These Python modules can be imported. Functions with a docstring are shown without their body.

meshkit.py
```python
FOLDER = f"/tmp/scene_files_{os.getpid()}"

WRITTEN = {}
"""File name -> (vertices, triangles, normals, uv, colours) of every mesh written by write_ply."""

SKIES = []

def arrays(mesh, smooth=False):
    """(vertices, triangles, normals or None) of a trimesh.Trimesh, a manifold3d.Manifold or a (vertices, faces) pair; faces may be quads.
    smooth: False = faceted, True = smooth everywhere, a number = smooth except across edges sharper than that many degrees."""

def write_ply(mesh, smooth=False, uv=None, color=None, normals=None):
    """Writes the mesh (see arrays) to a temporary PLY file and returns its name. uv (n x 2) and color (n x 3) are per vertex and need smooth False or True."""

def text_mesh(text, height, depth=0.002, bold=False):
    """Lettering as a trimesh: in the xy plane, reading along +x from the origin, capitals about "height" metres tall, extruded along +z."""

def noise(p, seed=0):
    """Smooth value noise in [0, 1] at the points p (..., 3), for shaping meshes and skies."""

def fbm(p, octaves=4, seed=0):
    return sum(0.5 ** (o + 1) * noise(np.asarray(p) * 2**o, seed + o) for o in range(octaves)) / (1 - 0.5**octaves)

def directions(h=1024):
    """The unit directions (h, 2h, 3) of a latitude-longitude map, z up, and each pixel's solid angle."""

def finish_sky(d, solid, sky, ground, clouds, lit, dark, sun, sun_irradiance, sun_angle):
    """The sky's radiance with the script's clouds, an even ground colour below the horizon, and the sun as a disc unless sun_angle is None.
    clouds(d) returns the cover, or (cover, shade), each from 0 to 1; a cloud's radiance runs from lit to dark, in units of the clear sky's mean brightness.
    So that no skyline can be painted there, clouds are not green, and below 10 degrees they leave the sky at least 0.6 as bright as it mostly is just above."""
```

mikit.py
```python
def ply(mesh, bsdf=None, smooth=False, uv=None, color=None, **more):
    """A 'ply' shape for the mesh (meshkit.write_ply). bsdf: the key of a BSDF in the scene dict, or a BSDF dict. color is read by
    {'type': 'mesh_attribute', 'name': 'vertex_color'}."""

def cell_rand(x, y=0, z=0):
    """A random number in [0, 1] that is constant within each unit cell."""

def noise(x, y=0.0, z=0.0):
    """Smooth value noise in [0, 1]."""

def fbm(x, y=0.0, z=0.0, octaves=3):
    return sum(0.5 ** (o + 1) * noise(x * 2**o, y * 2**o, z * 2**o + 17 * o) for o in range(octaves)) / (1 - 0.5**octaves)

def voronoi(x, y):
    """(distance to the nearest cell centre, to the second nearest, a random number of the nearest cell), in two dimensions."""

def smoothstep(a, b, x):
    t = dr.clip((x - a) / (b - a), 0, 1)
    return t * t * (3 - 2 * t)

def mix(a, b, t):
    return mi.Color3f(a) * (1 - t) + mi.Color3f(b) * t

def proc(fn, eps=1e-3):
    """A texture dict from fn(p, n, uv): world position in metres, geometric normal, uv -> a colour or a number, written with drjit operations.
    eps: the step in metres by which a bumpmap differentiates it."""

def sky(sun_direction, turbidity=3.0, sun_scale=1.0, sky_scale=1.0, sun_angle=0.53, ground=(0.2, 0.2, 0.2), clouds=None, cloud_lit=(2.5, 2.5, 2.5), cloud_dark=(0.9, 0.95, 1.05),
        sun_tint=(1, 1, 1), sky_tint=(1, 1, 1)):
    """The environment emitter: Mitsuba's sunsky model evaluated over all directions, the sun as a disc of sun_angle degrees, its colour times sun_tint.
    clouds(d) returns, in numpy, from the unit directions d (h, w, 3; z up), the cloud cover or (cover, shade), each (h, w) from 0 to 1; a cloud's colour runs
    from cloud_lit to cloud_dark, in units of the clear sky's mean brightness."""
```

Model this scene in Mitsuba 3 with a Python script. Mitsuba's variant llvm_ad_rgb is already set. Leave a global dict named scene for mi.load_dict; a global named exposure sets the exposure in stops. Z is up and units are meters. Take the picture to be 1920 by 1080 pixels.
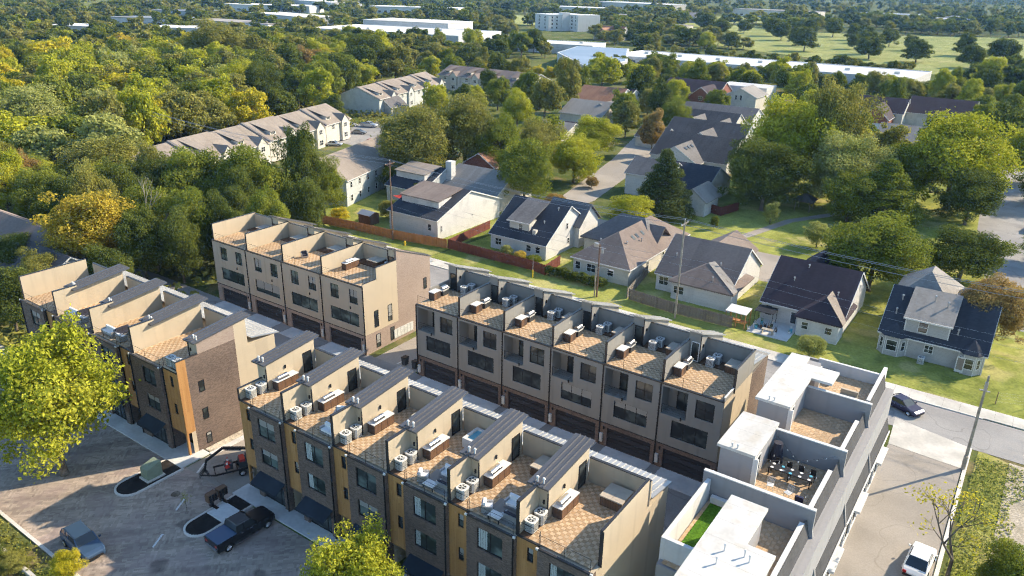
import math, random
import numpy as np
import drjit as dr
import mitsuba as mi
import mikit, meshkit
from mikit import proc, noise, fbm, cell_rand, smoothstep, mix

scene, labels = {}, {}
X4 = mi.ScalarTransform4f
# ---------------------------------------------------------------- camera, sky, exposure
# site frame: x runs along the townhouse rows, y across them, z up; metres
FW = np.array([-0.52795105, 0.76218006, -0.37463215]); UP = np.array([-0.22882066, 0.29714877, 0.92700794])
EYE = np.array([0, 0, 44.982])
scene['camera'] = {'type': 'perspective', 'fov': 67.498, 'fov_axis': 'x', 'near_clip': 1.0, 'far_clip': 9000.0,
                   'to_world': X4().look_at(origin=EYE.tolist(), target=(EYE + FW).tolist(), up=UP.tolist()),
                   'medium': {'type': 'ref', 'id': 'haze_air'}}
EL = math.radians(31)
SUN = (0.55 * math.cos(EL), 0.835 * math.cos(EL), math.sin(EL))
scene['sky'] = mikit.sky(SUN, turbidity=3.0, sun_tint=(0.93, 1.0, 1.11), sky_tint=(0.97, 0.99, 1.02), sky_scale=1.4, ground=(0.10, 0.11, 0.07))
exposure = 2.75
HAZE = 5e-5
scene['haze_air'] = {'type': 'homogeneous', 'albedo': {'type': 'rgb', 'value': [0.95, 0.95, 0.95]}, 'sigma_t': {'type': 'rgb', 'value': [HAZE * .5, HAZE, HAZE * 1.9]}}

# ---------------------------------------------------------------- helpers
class Fr:
    """a local frame: origin, x axis, y axis (z stays up)"""
    def __init__(s, o=(0, 0, 0), ex=(1, 0, 0), ey=(0, 1, 0)):
        s.o, s.A = np.array(o, float), np.array([ex, ey, (0, 0, 1)], float)
        s.flip = np.linalg.det(s.A) < 0
    def __call__(s, p): return np.asarray(p, float) @ s.A + s.o
    def sub(s, o, ex=(1, 0, 0), ey=(0, 1, 0)):
        return Fr(s(o), np.array(ex, float) @ s.A, np.array(ey, float) @ s.A)
W0 = Fr()
def rot(o, deg, mir=False):
    a = math.radians(deg); c, s_ = math.cos(a), math.sin(a)
    return Fr(o, (-c, -s_, 0) if mir else (c, s_, 0), (-s_, c, 0))

BOXF = np.array([[0, 2, 1], [0, 3, 2], [4, 5, 6], [4, 6, 7], [0, 1, 5], [0, 5, 4], [1, 2, 6], [1, 6, 5], [2, 3, 7], [2, 7, 6], [3, 0, 4], [3, 4, 7]])
class M:
    """collects faces in a frame into one mesh"""
    def __init__(s, fr=W0): s.fr, s.v, s.f, s.n, s.c = fr, [], [], 0, []
    def raw(s, v, f, col=None):
        v = s.fr(v); f = np.asarray(f, int)
        s.v.append(v); s.f.append((f[:, ::-1] if s.fr.flip else f) + s.n); s.n += len(v)
        if col is not None: s.c.append(np.tile(col, (len(v), 1)))
        return s
    def box(s, x0, x1, y0, y1, z0, z1, col=None):
        return s.raw([(x0, y0, z0), (x1, y0, z0), (x1, y1, z0), (x0, y1, z0), (x0, y0, z1), (x1, y0, z1), (x1, y1, z1), (x0, y1, z1)], BOXF, col)
    def tbox(s, b, t):
        """8 corners: bottom ring b, top ring t (each 4 points, counter-clockwise from above)"""
        return s.raw(list(b) + list(t), BOXF)
    def slab(s, q, t):
        """a sloped sheet: top quad q (ccw from above) and its thickness straight down"""
        q = np.array(q, float); return s.tbox(q - [0, 0, t], q)
    def quad(s, a, b, c, d): return s.raw([a, b, c, d], [[0, 1, 2], [0, 2, 3]])
    def tri(s, a, b, c): return s.raw([a, b, c], [[0, 1, 2]])
    def prism(s, poly, z0, z1):
        import trimesh, shapely.geometry as sg
        m = trimesh.creation.extrude_polygon(sg.Polygon(poly), z1 - z0, engine='earcut')
        return s.raw(np.array(m.vertices) + [0, 0, z0], m.faces)
    def sheet(s, poly, z):
        import trimesh, shapely.geometry as sg
        v, f = trimesh.creation.triangulate_polygon(sg.Polygon(poly), engine='earcut')
        return s.raw(np.column_stack([v, np.full(len(v), z)]), f)
    def tube(s, a, b, r0, r1=None, n=6, cap=True):
        a, b = np.array(a, float), np.array(b, float); r1 = r0 if r1 is None else r1
        d = b - a; d /= np.linalg.norm(d) + 1e-12
        x = np.cross(d, (0, 0, 1) if abs(d[2]) < .9 else (1, 0, 0)); x /= np.linalg.norm(x); y = np.cross(d, x)
        t = np.arange(n) * 2 * math.pi / n
        ring = np.outer(np.cos(t), x) + np.outer(np.sin(t), y)
        i = np.arange(n); j = (i + 1) % n
        f = np.vstack([np.column_stack([i, j, j + n]), np.column_stack([i, j + n, i + n])])
        v = np.vstack([a + ring * r0, b + ring * r1])
        if cap:
            v = np.vstack([v, [a], [b]])
            f = np.vstack([f, np.column_stack([j, i, i * 0 + 2 * n]), np.column_stack([i + n, j + n, i * 0 + 2 * n + 1])])
        return s.raw(v, f)
    def path(s, pts, r, n=5):
        for a, b in zip(pts[:-1], pts[1:]): s.tube(a, b, r, n=n)
        return s
    def facade(s, x0, x1, z0, z1, y=0, holes=()):
        """a wall in the plane y facing -y, with holes (hx0, hx1, hz0, hz1, depth) that have reveals"""
        xs = sorted({x0, x1, *[h[0] for h in holes], *[h[1] for h in holes]}); zs = sorted({z0, z1, *[h[2] for h in holes], *[h[3] for h in holes]})
        for a, b in zip(xs[:-1], xs[1:]):
            for c, d in zip(zs[:-1], zs[1:]):
                if not any(h[0] <= a and b <= h[1] and h[2] <= c and d <= h[3] for h in holes):
                    s.quad((a, y, c), (b, y, c), (b, y, d), (a, y, d))
        for a, b, c, d, e in holes:
            Y = y + e
            s.quad((a, y, c), (a, y, d), (a, Y, d), (a, Y, c)); s.quad((b, y, c), (b, Y, c), (b, Y, d), (b, y, d))
            s.quad((a, y, c), (a, Y, c), (b, Y, c), (b, y, c)); s.quad((a, y, d), (b, y, d), (b, Y, d), (a, Y, d))
        return s
    def done(s): return np.vstack(s.v), np.vstack(s.f)

def free(key):
    if key not in scene and key not in labels: return key
    k = 1
    while f'{key}_{k:03d}' in scene or f'{key}_{k:03d}' in labels: k += 1
    return f'{key}_{k:03d}'
def lab(key, label, cat=None, group=None, kind=None):
    d = {}
    if label: d['label'] = label
    if cat: d['category'] = cat
    if group: d['group'] = group
    if kind: d['kind'] = kind
    labels[key] = d
def thing(name, label, cat, group=None):
    key = free(name); lab(key, label, cat, group); return key
def add(key, m, mat, label=None, cat=None, group=None, kind=None, smooth=False, color=None, to_world=None):
    """one entry of the scene; returns its key (numbered when the name is taken)"""
    key = free(key)
    if isinstance(m, dict): d = dict(m)
    else: d = mikit.ply(m.done() if isinstance(m, M) else m, mat, smooth, color=np.vstack(m.c) if color else None)
    if to_world is not None: d['to_world'] = to_world
    scene[key] = d
    if label or cat or kind: lab(key, label, cat, group, kind)
    return key
def struct(key, m, mat): return add(key, m, mat, kind='structure')

ONES = 'first second third fourth fifth sixth seventh eighth ninth tenth eleventh twelfth thirteenth fourteenth fifteenth sixteenth seventeenth eighteenth nineteenth twentieth twenty-first twenty-second twenty-third twenty-fourth'.split()
def relabel(keys, text):
    """counts things from the left as one sees them: text with {} for the ordinal"""
    keys = sorted(keys, key=lambda q: math.atan2(q[1], q[2]))
    for i, q in enumerate(keys): labels[q[0]]['label'] = text.format(ONES[i])
# ---------------------------------------------------------------- materials
def rgb(c): return {'type': 'rgb', 'value': list(map(float, c))}
def mat(name, c, rough=.8, metal=0.0, spec=.3, bump=None, **kw):
    tex = proc(c) if callable(c) else rgb(c)
    b = {'type': 'principled', 'base_color': tex, 'roughness': rough, 'metallic': metal, 'specular': spec, **kw}
    if bump: b = {'type': 'bumpmap', 'arbitrary': proc(bump[0], bump[1]), 'scale': 1.0, 'bsdf': b}
    scene[name] = {'type': 'twosided', 'bsdf': b}
def C3(c): return mi.Color3f(*map(float, c))
def mottle(c, c2=None, amt=.25, s=.6, fine=.12, fs=6.0):
    """a base colour with broad patches towards c2 and fine grain"""
    c2 = [x * (1 - amt * 1.6) for x in c] if c2 is None else c2
    def fn(p, n, uv):
        t = smoothstep(.3, .75, fbm(p.x * s, p.y * s, p.z * s + 3.0))
        g = 1 + fine * 2 * (noise(p.x * fs, p.y * fs, p.z * fs) - .5)
        return mix(C3(c), C3(c2), t) * g
    return fn
def wallu(p, n): return dr.select(dr.abs(n.x) > dr.abs(n.y), p.y, p.x)
def stucco(c):
    def fn(p, n, uv):
        u = wallu(p, n)
        streak = smoothstep(.5, .8, fbm(u * 1.7, p.z * .13, n.x * 7)) * .10
        g = 1 + .10 * (fbm(p.x * .5, p.y * .5, p.z * .5) - .5) + .05 * (noise(p.x * 9, p.y * 9, p.z * 9) - .5)
        return C3(c) * g * (1 - streak)
    return fn
def bricks(c, c2, mortar, bw=.22, bh=.075):
    def fn(p, n, uv):
        u = wallu(p, n); r = dr.floor(p.z / bh); uu = u / bw + .5 * (r - 2 * dr.floor(r / 2))
        k = cell_rand(dr.floor(uu), r, 1); big = fbm(u * .35, p.z * .35, 2.0)
        fu, fz = uu - dr.floor(uu), p.z / bh - r
        j = dr.select((fu < .045) | (fz < .13), 1.0, 0.0)
        col = mix(C3(c), C3(c2), dr.clip(k * .8 + (big - .4) * .9, 0, 1))
        return mix(col, C3(mortar), j * .5)
    return fn
def shingle(c, c2):
    def fn(p, n, uv):
        u = dr.select(dr.abs(n.x) > dr.abs(n.y), p.y, p.x); h = dr.floor(p.z / .085)
        k = cell_rand(dr.floor(u / .33 + cell_rand(h, 5) * 3), h, 2)
        big = smoothstep(.35, .7, fbm(p.x * .22, p.y * .22, p.z * .3))
        streak = smoothstep(.45, .8, fbm(u * 1.2, p.z * .15, 5.0)) * .13
        return mix(C3(c), C3(c2), dr.clip(k * .6 + big * .5, 0, 1)) * (1 - streak)
    return fn
def siding(c, lap=.18):
    def fn(p, n, uv):
        u = wallu(p, n); f = p.z / lap - dr.floor(p.z / lap)
        j = dr.select(f < .12, .82, 1.0)  # dark line at each lap paints its shade into the colour
        k = cell_rand(dr.floor(u / 3.0 + cell_rand(dr.floor(p.z / lap), 3)), dr.floor(p.z / lap), 4)
        return C3(c) * j * (.95 + .06 * k) * (1 - .12 * smoothstep(.5, .8, fbm(u * .8, p.z * .5, 1.0)))
    return fn
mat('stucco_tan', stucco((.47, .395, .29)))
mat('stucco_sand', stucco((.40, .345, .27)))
mat('stucco_taupe', stucco((.25, .242, .222)))
mat('stucco_grey', stucco((.30, .295, .30)))
mat('stucco_white', stucco((.60, .595, .58)))
mat('brick_brown', bricks((.10, .072, .060), (.20, .145, .115), (.17, .145, .13)))
mat('brick_light', bricks((.27, .205, .17), (.35, .275, .23), (.32, .27, .24)))
mat('brick_red', bricks((.22, .075, .05), (.30, .12, .085), (.30, .26, .23)))
def panels(c, c2):
    def fn(p, n, uv):
        u = wallu(p, n); k = cell_rand(dr.floor(u / .2), dr.floor(p.z / 2.9 + cell_rand(dr.floor(u / .2), 9) * 2), 3)
        f = u / .2 - dr.floor(u / .2)
        g = fbm(u * 9, p.z * .6, 4.0)
        return mix(C3(c), C3(c2), dr.clip(.6 * k + .5 * (g - .2), 0, 1)) * dr.select(f < .06, .75, 1.0)
    return fn
mat('cedar', panels((.37, .185, .065), (.48, .26, .10)), .6)
mat('timber_brown', panels((.12, .065, .04), (.17, .10, .06)), .6)
mat('metal_dark', mottle((.115, .117, .128), amt=.06, s=.3, fine=.04), .42, .35, .5)
mat('metal_pale', mottle((.40, .405, .41), (.33, .33, .33), s=.4, fine=.05), .4, .5, .5)
mat('black_trim', (.022, .021, .022), .45)
mat('dark_coping', (.05, .048, .05), .35, .4, .5)
mat('white_trim', (.62, .615, .60), .5)
mat('window_dark', lambda p, n, uv: C3((.018, .022, .024)) + C3((.05, .06, .055)) * smoothstep(.45, .75, fbm(p.x * .9, p.y * .9, p.z * .9)), .08, 0.0, .9)
mat('window_green', lambda p, n, uv: C3((.022, .032, .03)) + C3((.10, .13, .12)) * smoothstep(.4, .75, fbm(p.x * .8, p.y * .8, p.z * 1.1)), .07, 0.0, .9)
mat('curtain', (.42, .46, .45), .9)
mat('garage', lambda p, n, uv: C3((.035, .034, .038)) * (.8 + .5 * cell_rand(dr.floor(p.z / .55), 3)), .5)
def membrane(p, n, uv):
    f = p.y / 1.9 - dr.floor(p.y / 1.9); st = smoothstep(.52, .75, fbm(p.x * .45, p.y * .3, 3.0)); k = smoothstep(.62, .8, fbm(p.x * .9, p.y * .9, 8.0))
    return mix(mix(C3((.56, .55, .53)), C3((.49, .475, .445)), st), C3((.44, .39, .31)), k * .4) * dr.select(f < .03, .82, 1.0) * (.95 + .1 * noise(p.x * 7, p.y * 7))
mat('white_roof', membrane, .7)
mat('blind', (.30, .30, .285), .3)
mat('shingle_grey', shingle((.062, .062, .068), (.088, .088, .093)), .9)
mat('shingle_navy', shingle((.036, .041, .055), (.058, .062, .074)), .9)
mat('shingle_dark', shingle((.06, .06, .066), (.095, .093, .097)), .9)
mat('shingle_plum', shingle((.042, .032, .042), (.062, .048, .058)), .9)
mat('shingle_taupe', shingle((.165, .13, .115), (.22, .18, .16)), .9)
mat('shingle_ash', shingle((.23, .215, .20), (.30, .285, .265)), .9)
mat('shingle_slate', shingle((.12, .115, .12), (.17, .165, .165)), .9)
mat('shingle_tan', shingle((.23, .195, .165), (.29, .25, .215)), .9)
mat('shingle_rust', shingle((.27, .135, .085), (.36, .20, .13)), .9)
mat('siding_white', siding((.60, .595, .58)), .7)
mat('siding_cream', siding((.56, .535, .475)), .7)
mat('siding_grey', siding((.42, .415, .405)), .7)
mat('siding_blue', siding((.47, .50, .50)), .7)
mat('concrete', mottle((.56, .535, .49), (.44, .42, .38), s=.5, fine=.08), .85)
mat('concrete_cool', mottle((.60, .60, .585), (.50, .50, .49), s=.6, fine=.07), .85)
def kerbs(p, n, uv): return C3((.58, .55, .51)) * (.86 + .25 * fbm(p.x * 1.5, p.y * 1.5, 0.0))
mat('kerb_stone', kerbs, .85)
def asphalt(c, c2, crack=.5):
    def fn(p, n, uv):
        b = fbm(p.x * .09, p.y * .22, 1.0); g = noise(p.x * 11, p.y * 11)
        w = fbm(p.x * .35, p.y * .35, 5.0)
        cr = smoothstep(.012, .0, dr.abs(fbm(p.x * .16 + w * .4, p.y * .16, 9.0) - .5)) * crack
        return mix(C3(c), C3(c2), smoothstep(.3, .7, b * .6 + w * .4)) * (.92 + .16 * g) * (1 - .45 * cr)
    return fn
mat('asphalt_road', asphalt((.235, .225, .22), (.31, .30, .29)), .9)
mat('asphalt_alley', asphalt((.20, .19, .18), (.28, .265, .25)), .9)
mat('asphalt_tan', asphalt((.27, .242, .21), (.335, .302, .265), .35), .9)
def pavers(p, n, uv):
    a, b = (p.x + p.y) * .7071, (p.x - p.y) * .7071
    k1 = cell_rand(dr.floor(a / .42), dr.floor(b / .18), 2); k2 = cell_rand(dr.floor(a / .18), dr.floor(b / .42), 7)
    zone = dr.select(cell_rand(dr.floor(a / .84), dr.floor(b / .84), 3) > .5, k1, k2)
    big = fbm(p.x * .16, p.y * .16, 3.0); st = fbm(a * .55, b * 2.2, 6.0)
    col = mix(C3((.21, .17, .145)), C3((.52, .425, .345)), dr.clip(.45 * zone + .55 * (st - .15), 0, 1))
    col = mix(col, C3((.28, .215, .20)), smoothstep(.5, .7, fbm(p.x * .5, p.y * .5, 8.0)) * .5)
    oil = smoothstep(.7, .82, fbm(p.x * .35, p.y * .35, 12.0)) * .45; tr = smoothstep(.45, .7, noise(a * .12, b * 1.1, 5.0)) * .18; col = col * (1 - oil) * (1 - tr)
    return col * (.85 + .35 * big)
mat('paver', pavers, .85)
def grass(c, c2, c3):
    def fn(p, n, uv):
        a = fbm(p.x * .07, p.y * .07, 1.0); b = fbm(p.x * .6, p.y * .6, 4.0); g = noise(p.x * 5, p.y * 5); st = noise(p.x * .8, p.y * .11, 3.0)
        col = mix(C3(c), C3(c2), smoothstep(.3, .7, a * .55 + b * .45))
        col = mix(col, C3(c3), smoothstep(.58, .78, fbm(p.x * .25, p.y * .25, 7.0)) * .7)
        return col * (.72 + .4 * g + .22 * st)
    return fn
mat('lawn', grass((.15, .175, .038), (.285, .295, .075), (.37, .33, .14)), 1.0, spec=.05)
mat('lawn_dry', grass((.23, .24, .06), (.33, .31, .09), (.36, .31, .14)), 1.0, spec=.05)
mat('field_grass', grass((.19, .215, .07), (.28, .285, .105), (.33, .30, .14)), 1.0, spec=.05)
mat('litter', grass((.06, .085, .022), (.12, .13, .045), (.19, .15, .08)), 1.0, spec=.05)
mat('gravel', mottle((.42, .37, .30), (.33, .29, .22), s=.5, fine=.3, fs=9.0), 1.0)
mat('mulch', mottle((.016, .014, .013), (.03, .025, .022), s=2, fine=.3, fs=9.0), 1.0)
mat('pebbles', mottle((.55, .49, .39), (.42, .36, .28), s=1.5, fine=.5, fs=8.0), 1.0)
mat('fence_orange', panels((.34, .145, .055), (.45, .21, .085)), .8)
mat('fence_red', panels((.13, .042, .03), (.18, .062, .042)), .8)
mat('fence_grey', panels((.15, .13, .115), (.22, .20, .175)), .9)
mat('bark', mottle((.12, .095, .07), (.19, .16, .125), s=2, fine=.3), 1.0)
mat('bark_pale', mottle((.34, .30, .24), (.24, .21, .17), s=2, fine=.3), 1.0)
mat('pole_brown', mottle((.16, .095, .065), (.22, .14, .10), s=1, fine=.2), .9)
mat('pole_grey', mottle((.33, .30, .25), (.25, .22, .18), s=1, fine=.2), .9)
mat('wire_metal', (.42, .42, .43), .4, .6)
mat('steel', (.62, .62, .63), .22, 1.0)
mat('ac_casing', mottle((.56, .57, .55), (.48, .49, .47), s=2, fine=.1), .5)
mat('ac_dark', (.05, .055, .06), .5)
mat('tub_brown', panels((.065, .045, .037), (.10, .07, .055)), .6)
mat('tub_cover', mottle((.46, .40, .32), (.40, .345, .28), s=1.2, fine=.05), .7)
mat('cushion_white', (.74, .73, .72), .9)
mat('cushion_dark', (.035, .035, .05), .8)
mat('turf', mottle((.085, .185, .02), (.06, .14, .015), s=2, fine=.3, fs=12), 1.0, spec=.05)
mat('pool_blue', (.16, .42, .52), .05)
mat('rubber', (.018, .018, .018), .8)
mat('chrome', (.66, .66, .67), .2, 1.0)
mat('glass_car', (.02, .026, .03), .05, 0.0, 1.0)
mat('lamp_red', (.35, .02, .015), .2)
mat('lamp_clear', (.72, .72, .72), .15)
def paint(n, c, metal=.25): mat('paint_' + n, c, .28, metal, .5, clearcoat=1.0, clearcoat_gloss=.95)
paint('black', (.010, .011, .014)); paint('navy', (.04, .08, .15)); paint('white', (.78, .78, .77), 0.0)
paint('violet', (.035, .03, .065), .4); paint('silver', (.48, .49, .50), .5); paint('red', (.42, .03, .03)); paint('grey', (.16, .165, .17))
mat('plastic_red', (.55, .045, .035), .5)
mat('plastic_blue', (.10, .38, .50), .5)
mat('canvas_red', (.42, .06, .05), .9)
mat('plastic_yellow', (.75, .50, .03), .5)
mat('box_green', mottle((.27, .31, .22), amt=.1), .6)
mat('awning_blue', mottle((.02, .03, .045), amt=.15), .7)
mat('ware_white', siding((.58, .59, .60), 1.2), .7)
mat('ware_roof', mottle((.62, .615, .60), (.52, .515, .50), s=.03, fine=.03), .8)
mat('ware_blue', mottle((.20, .27, .36), (.25, .32, .41), s=.05, fine=.05), .5)
scene['tiles'] = {'type': 'twosided', 'bsdf': {'type': 'principled', 'base_color': {'type': 'mesh_attribute', 'name': 'vertex_color'}, 'roughness': .7, 'specular': .3}}
# ---------------------------------------------------------------- ground, roads, pavements
def disc(r, n=96): return [(r * math.cos(t), r * math.sin(t)) for t in np.linspace(0, 2 * math.pi, n, endpoint=False)]
g = M(); g.sheet(disc(4300), 0.0); struct('ground', g, 'litter')
def sheet(key, polys, z, m, kind='structure'):
    g = M()
    for p in polys: g.sheet(p, z)
    return add(key, g, m, kind=kind)
sheet('lawn', [[(-62, 94.2), (60, 94.2), (60, 400), (-20, 260), (-55, 240), (-66, 150), (-62, 134)], [(-83, 94.2), (-62, 94.2), (-62, 134), (-80, 134)],
               [(-125, 94.2), (-83, 94.2), (-83, 128), (-125, 122)]], .02, 'lawn')
sheet('verge_grass', [[(-150, 75.3), (-16.3, 75.3), (-16.3, 79.5), (-150, 79.5)], [(0.95, 40), (3.6, 40), (4.2, 83.4), (1.5, 84.2)], [(9, 40), (40, 40), (60, 82), (14, 81)]], .02, 'lawn_dry')
sheet('gravel_lot', [[(3.7, 40), (9, 40), (14, 81), (9, 83.3), (4.3, 83.5)]], .016, 'gravel')
# open fields of the park and golf-like meadow beyond the warehouses
FIELDS = [[(-290, 640), (-175, 560), (-100, 520), (-60, 490), (-10, 560), (30, 640), (60, 900), (-60, 910), (-130, 860), (-230, 830), (-330, 900), (-380, 900)],
          [(-420, 1000), (-330, 930), (-300, 1090), (-420, 1200)], [(-640, 760), (-470, 700), (-450, 800), (-640, 900)], [(-820, 560), (-640, 560), (-640, 650), (-860, 660)]]
sheet('meadow', FIELDS, .05, 'field_grass')
sheet('main_road', [[(-220, 84), (60, 84), (60, 91.5), (-220, 91.5)]], .03, 'asphalt_road')
sheet('lane_road', [[(-63.6, 61.6), (-56.9, 61.6), (-56.9, 84), (-63.6, 84)], [(-54.4, 33.6), (-61.7, 33.6), (-61.7, 47.6), (-54.4, 47.6)]], .012, 'asphalt_tan')
sheet('alley', [[(-125, 47.6), (-15.6, 47.6), (-15.6, 61.6), (-125, 61.6)]], .012, 'asphalt_alley')
g = M()
for k in range(6): g.box(-55.4 + 6.254 * k, -50.2 + 6.254 * k, 58.9, 61.5, .012, .05)
for k in range(4): g.box(-94.2 + 7.59 * k, -88.9 + 7.59 * k, 58.9, 61.3, .012, .05)
for k in range(6): g.box(-53.4 + 6.1 * k, -48.7 + 6.1 * k, 47.2, 49.4, .012, .05)
add('alley__garage_apron', g, 'concrete_cool')
g = M()
for a, b in (((-60.93, 35.12), (-60.07, 33.75)), ((-57.5, 30.72), (-56.66, 29.28)), ((-54.69, 26.74), (-53.82, 25.3)), ((-57.4, 63), (-57.4, 65)), ((-60.2, 62), (-60.2, 63.6))):
    d = np.array(b) - a; n_ = np.array([-d[1], d[0]]) / np.linalg.norm(d) * .09
    g.quad((*(np.array(a) - n_), .02), (*(np.array(b) - n_), .02), (*(np.array(b) + n_), .02), (*(np.array(a) + n_), .02))
sheet('plaza', [[(-135, 20), (-12, 20), (-12, 33.6), (-135, 33.6)]], .012, 'paver')
add('plaza__lane_dash', g, 'white_trim')
g = M(); g.tube((-58.76, 30.6, .0), (-58.76, 30.6, .024), .42, n=20); add('plaza__manhole_cover', g, 'bark')
g = M(); g.box(-135, -65.4, 33.2, 35.2, 0, .13); g.box(-65.4, -61.85, 33.2, 36.4, 0, .13); g.box(-54.6, -12, 33.75, 35.5, 0, .13); g.box(-61.95, -61.3, 36.4, 47, 0, .1)
struct('pavement', g, 'concrete_cool')
g = M(); g.box(-62.9, -61.95, 36.6, 46.5, 0, .09); add('pebble_strip', g, 'pebbles', 'strip of tan pebbles along the brick end wall beside the drive', kind='stuff')
g = M(); g.box(-220, 1.2, 91.5, 91.68, 0, .13); g.box(6, 60, 91.5, 91.68, 0, .13); g.box(-135, -12, 19.72, 20, 0, .16)
g.prism([(.45, 40), (.75, 40), (.9, 84), (.55, 84)], 0, .14)
for k in range(29): g.box(-150 + 3 * k, -150 + 3 * k + 2.96, 83.8, 84, 0, .12)
struct('kerb', g, 'kerb_stone')
g = M()
for k in range(160): g.box(-220 + 1.75 * k, -220 + 1.75 * k + 1.73, 91.7, 94.2, 0, .12)
struct('sidewalk', g, 'concrete')
g = M(); g.sheet([(-6.5, 79.9), (.45, 79.4), (.6, 84.2), (-6.9, 86.0)], .034); struct('driveway_apron', g, 'concrete')
sheet('driveway', [[(-6.35, 30), (.45, 30), (.45, 79.6), (-6.5, 79.9)]], .012, 'asphalt_tan')
sheet('side_street', [[(-82, 126.5), (-24, 126.5), (-24, 133), (-78.5, 133), (-78.5, 144.6), (-86.9, 190), (-98.8, 216), (-100, 240), (-106, 240), (-104.5, 214.6), (-95.2, 183.6), (-86, 142.8)],
                      [(-78, 126.6), (-74, 118), (-70, 118), (-72, 126.6)], [(-35.2, 118.8), (-29.5, 118.8), (-29.5, 126.6), (-35.2, 126.6)]], .03, 'asphalt_tan')
sheet('right_street', [[(2, 122), (10, 122), (8, 150), (4, 180), (-2, 229), (-6, 320), (-13, 320), (-11, 229), (-7.5, 174), (-4.5, 150), (-2.5, 138)]], .034, 'asphalt_road')
sheet('footpath', [[(-48.4, 131), (-46.4, 130.6), (-42.2, 140.6), (-38.6, 155.6), (-33.8, 164), (-26, 176), (-27.4, 177), (-35.4, 165.2), (-40.3, 156.4), (-44, 141.2)]], .034, 'asphalt_tan')
sheet('car_park', [[(-192, 158), (-150, 150), (-146, 176), (-184, 186)], [(-208, 76), (-188, 78), (-190, 95), (-210, 93)]], .03, 'asphalt_alley')
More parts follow.
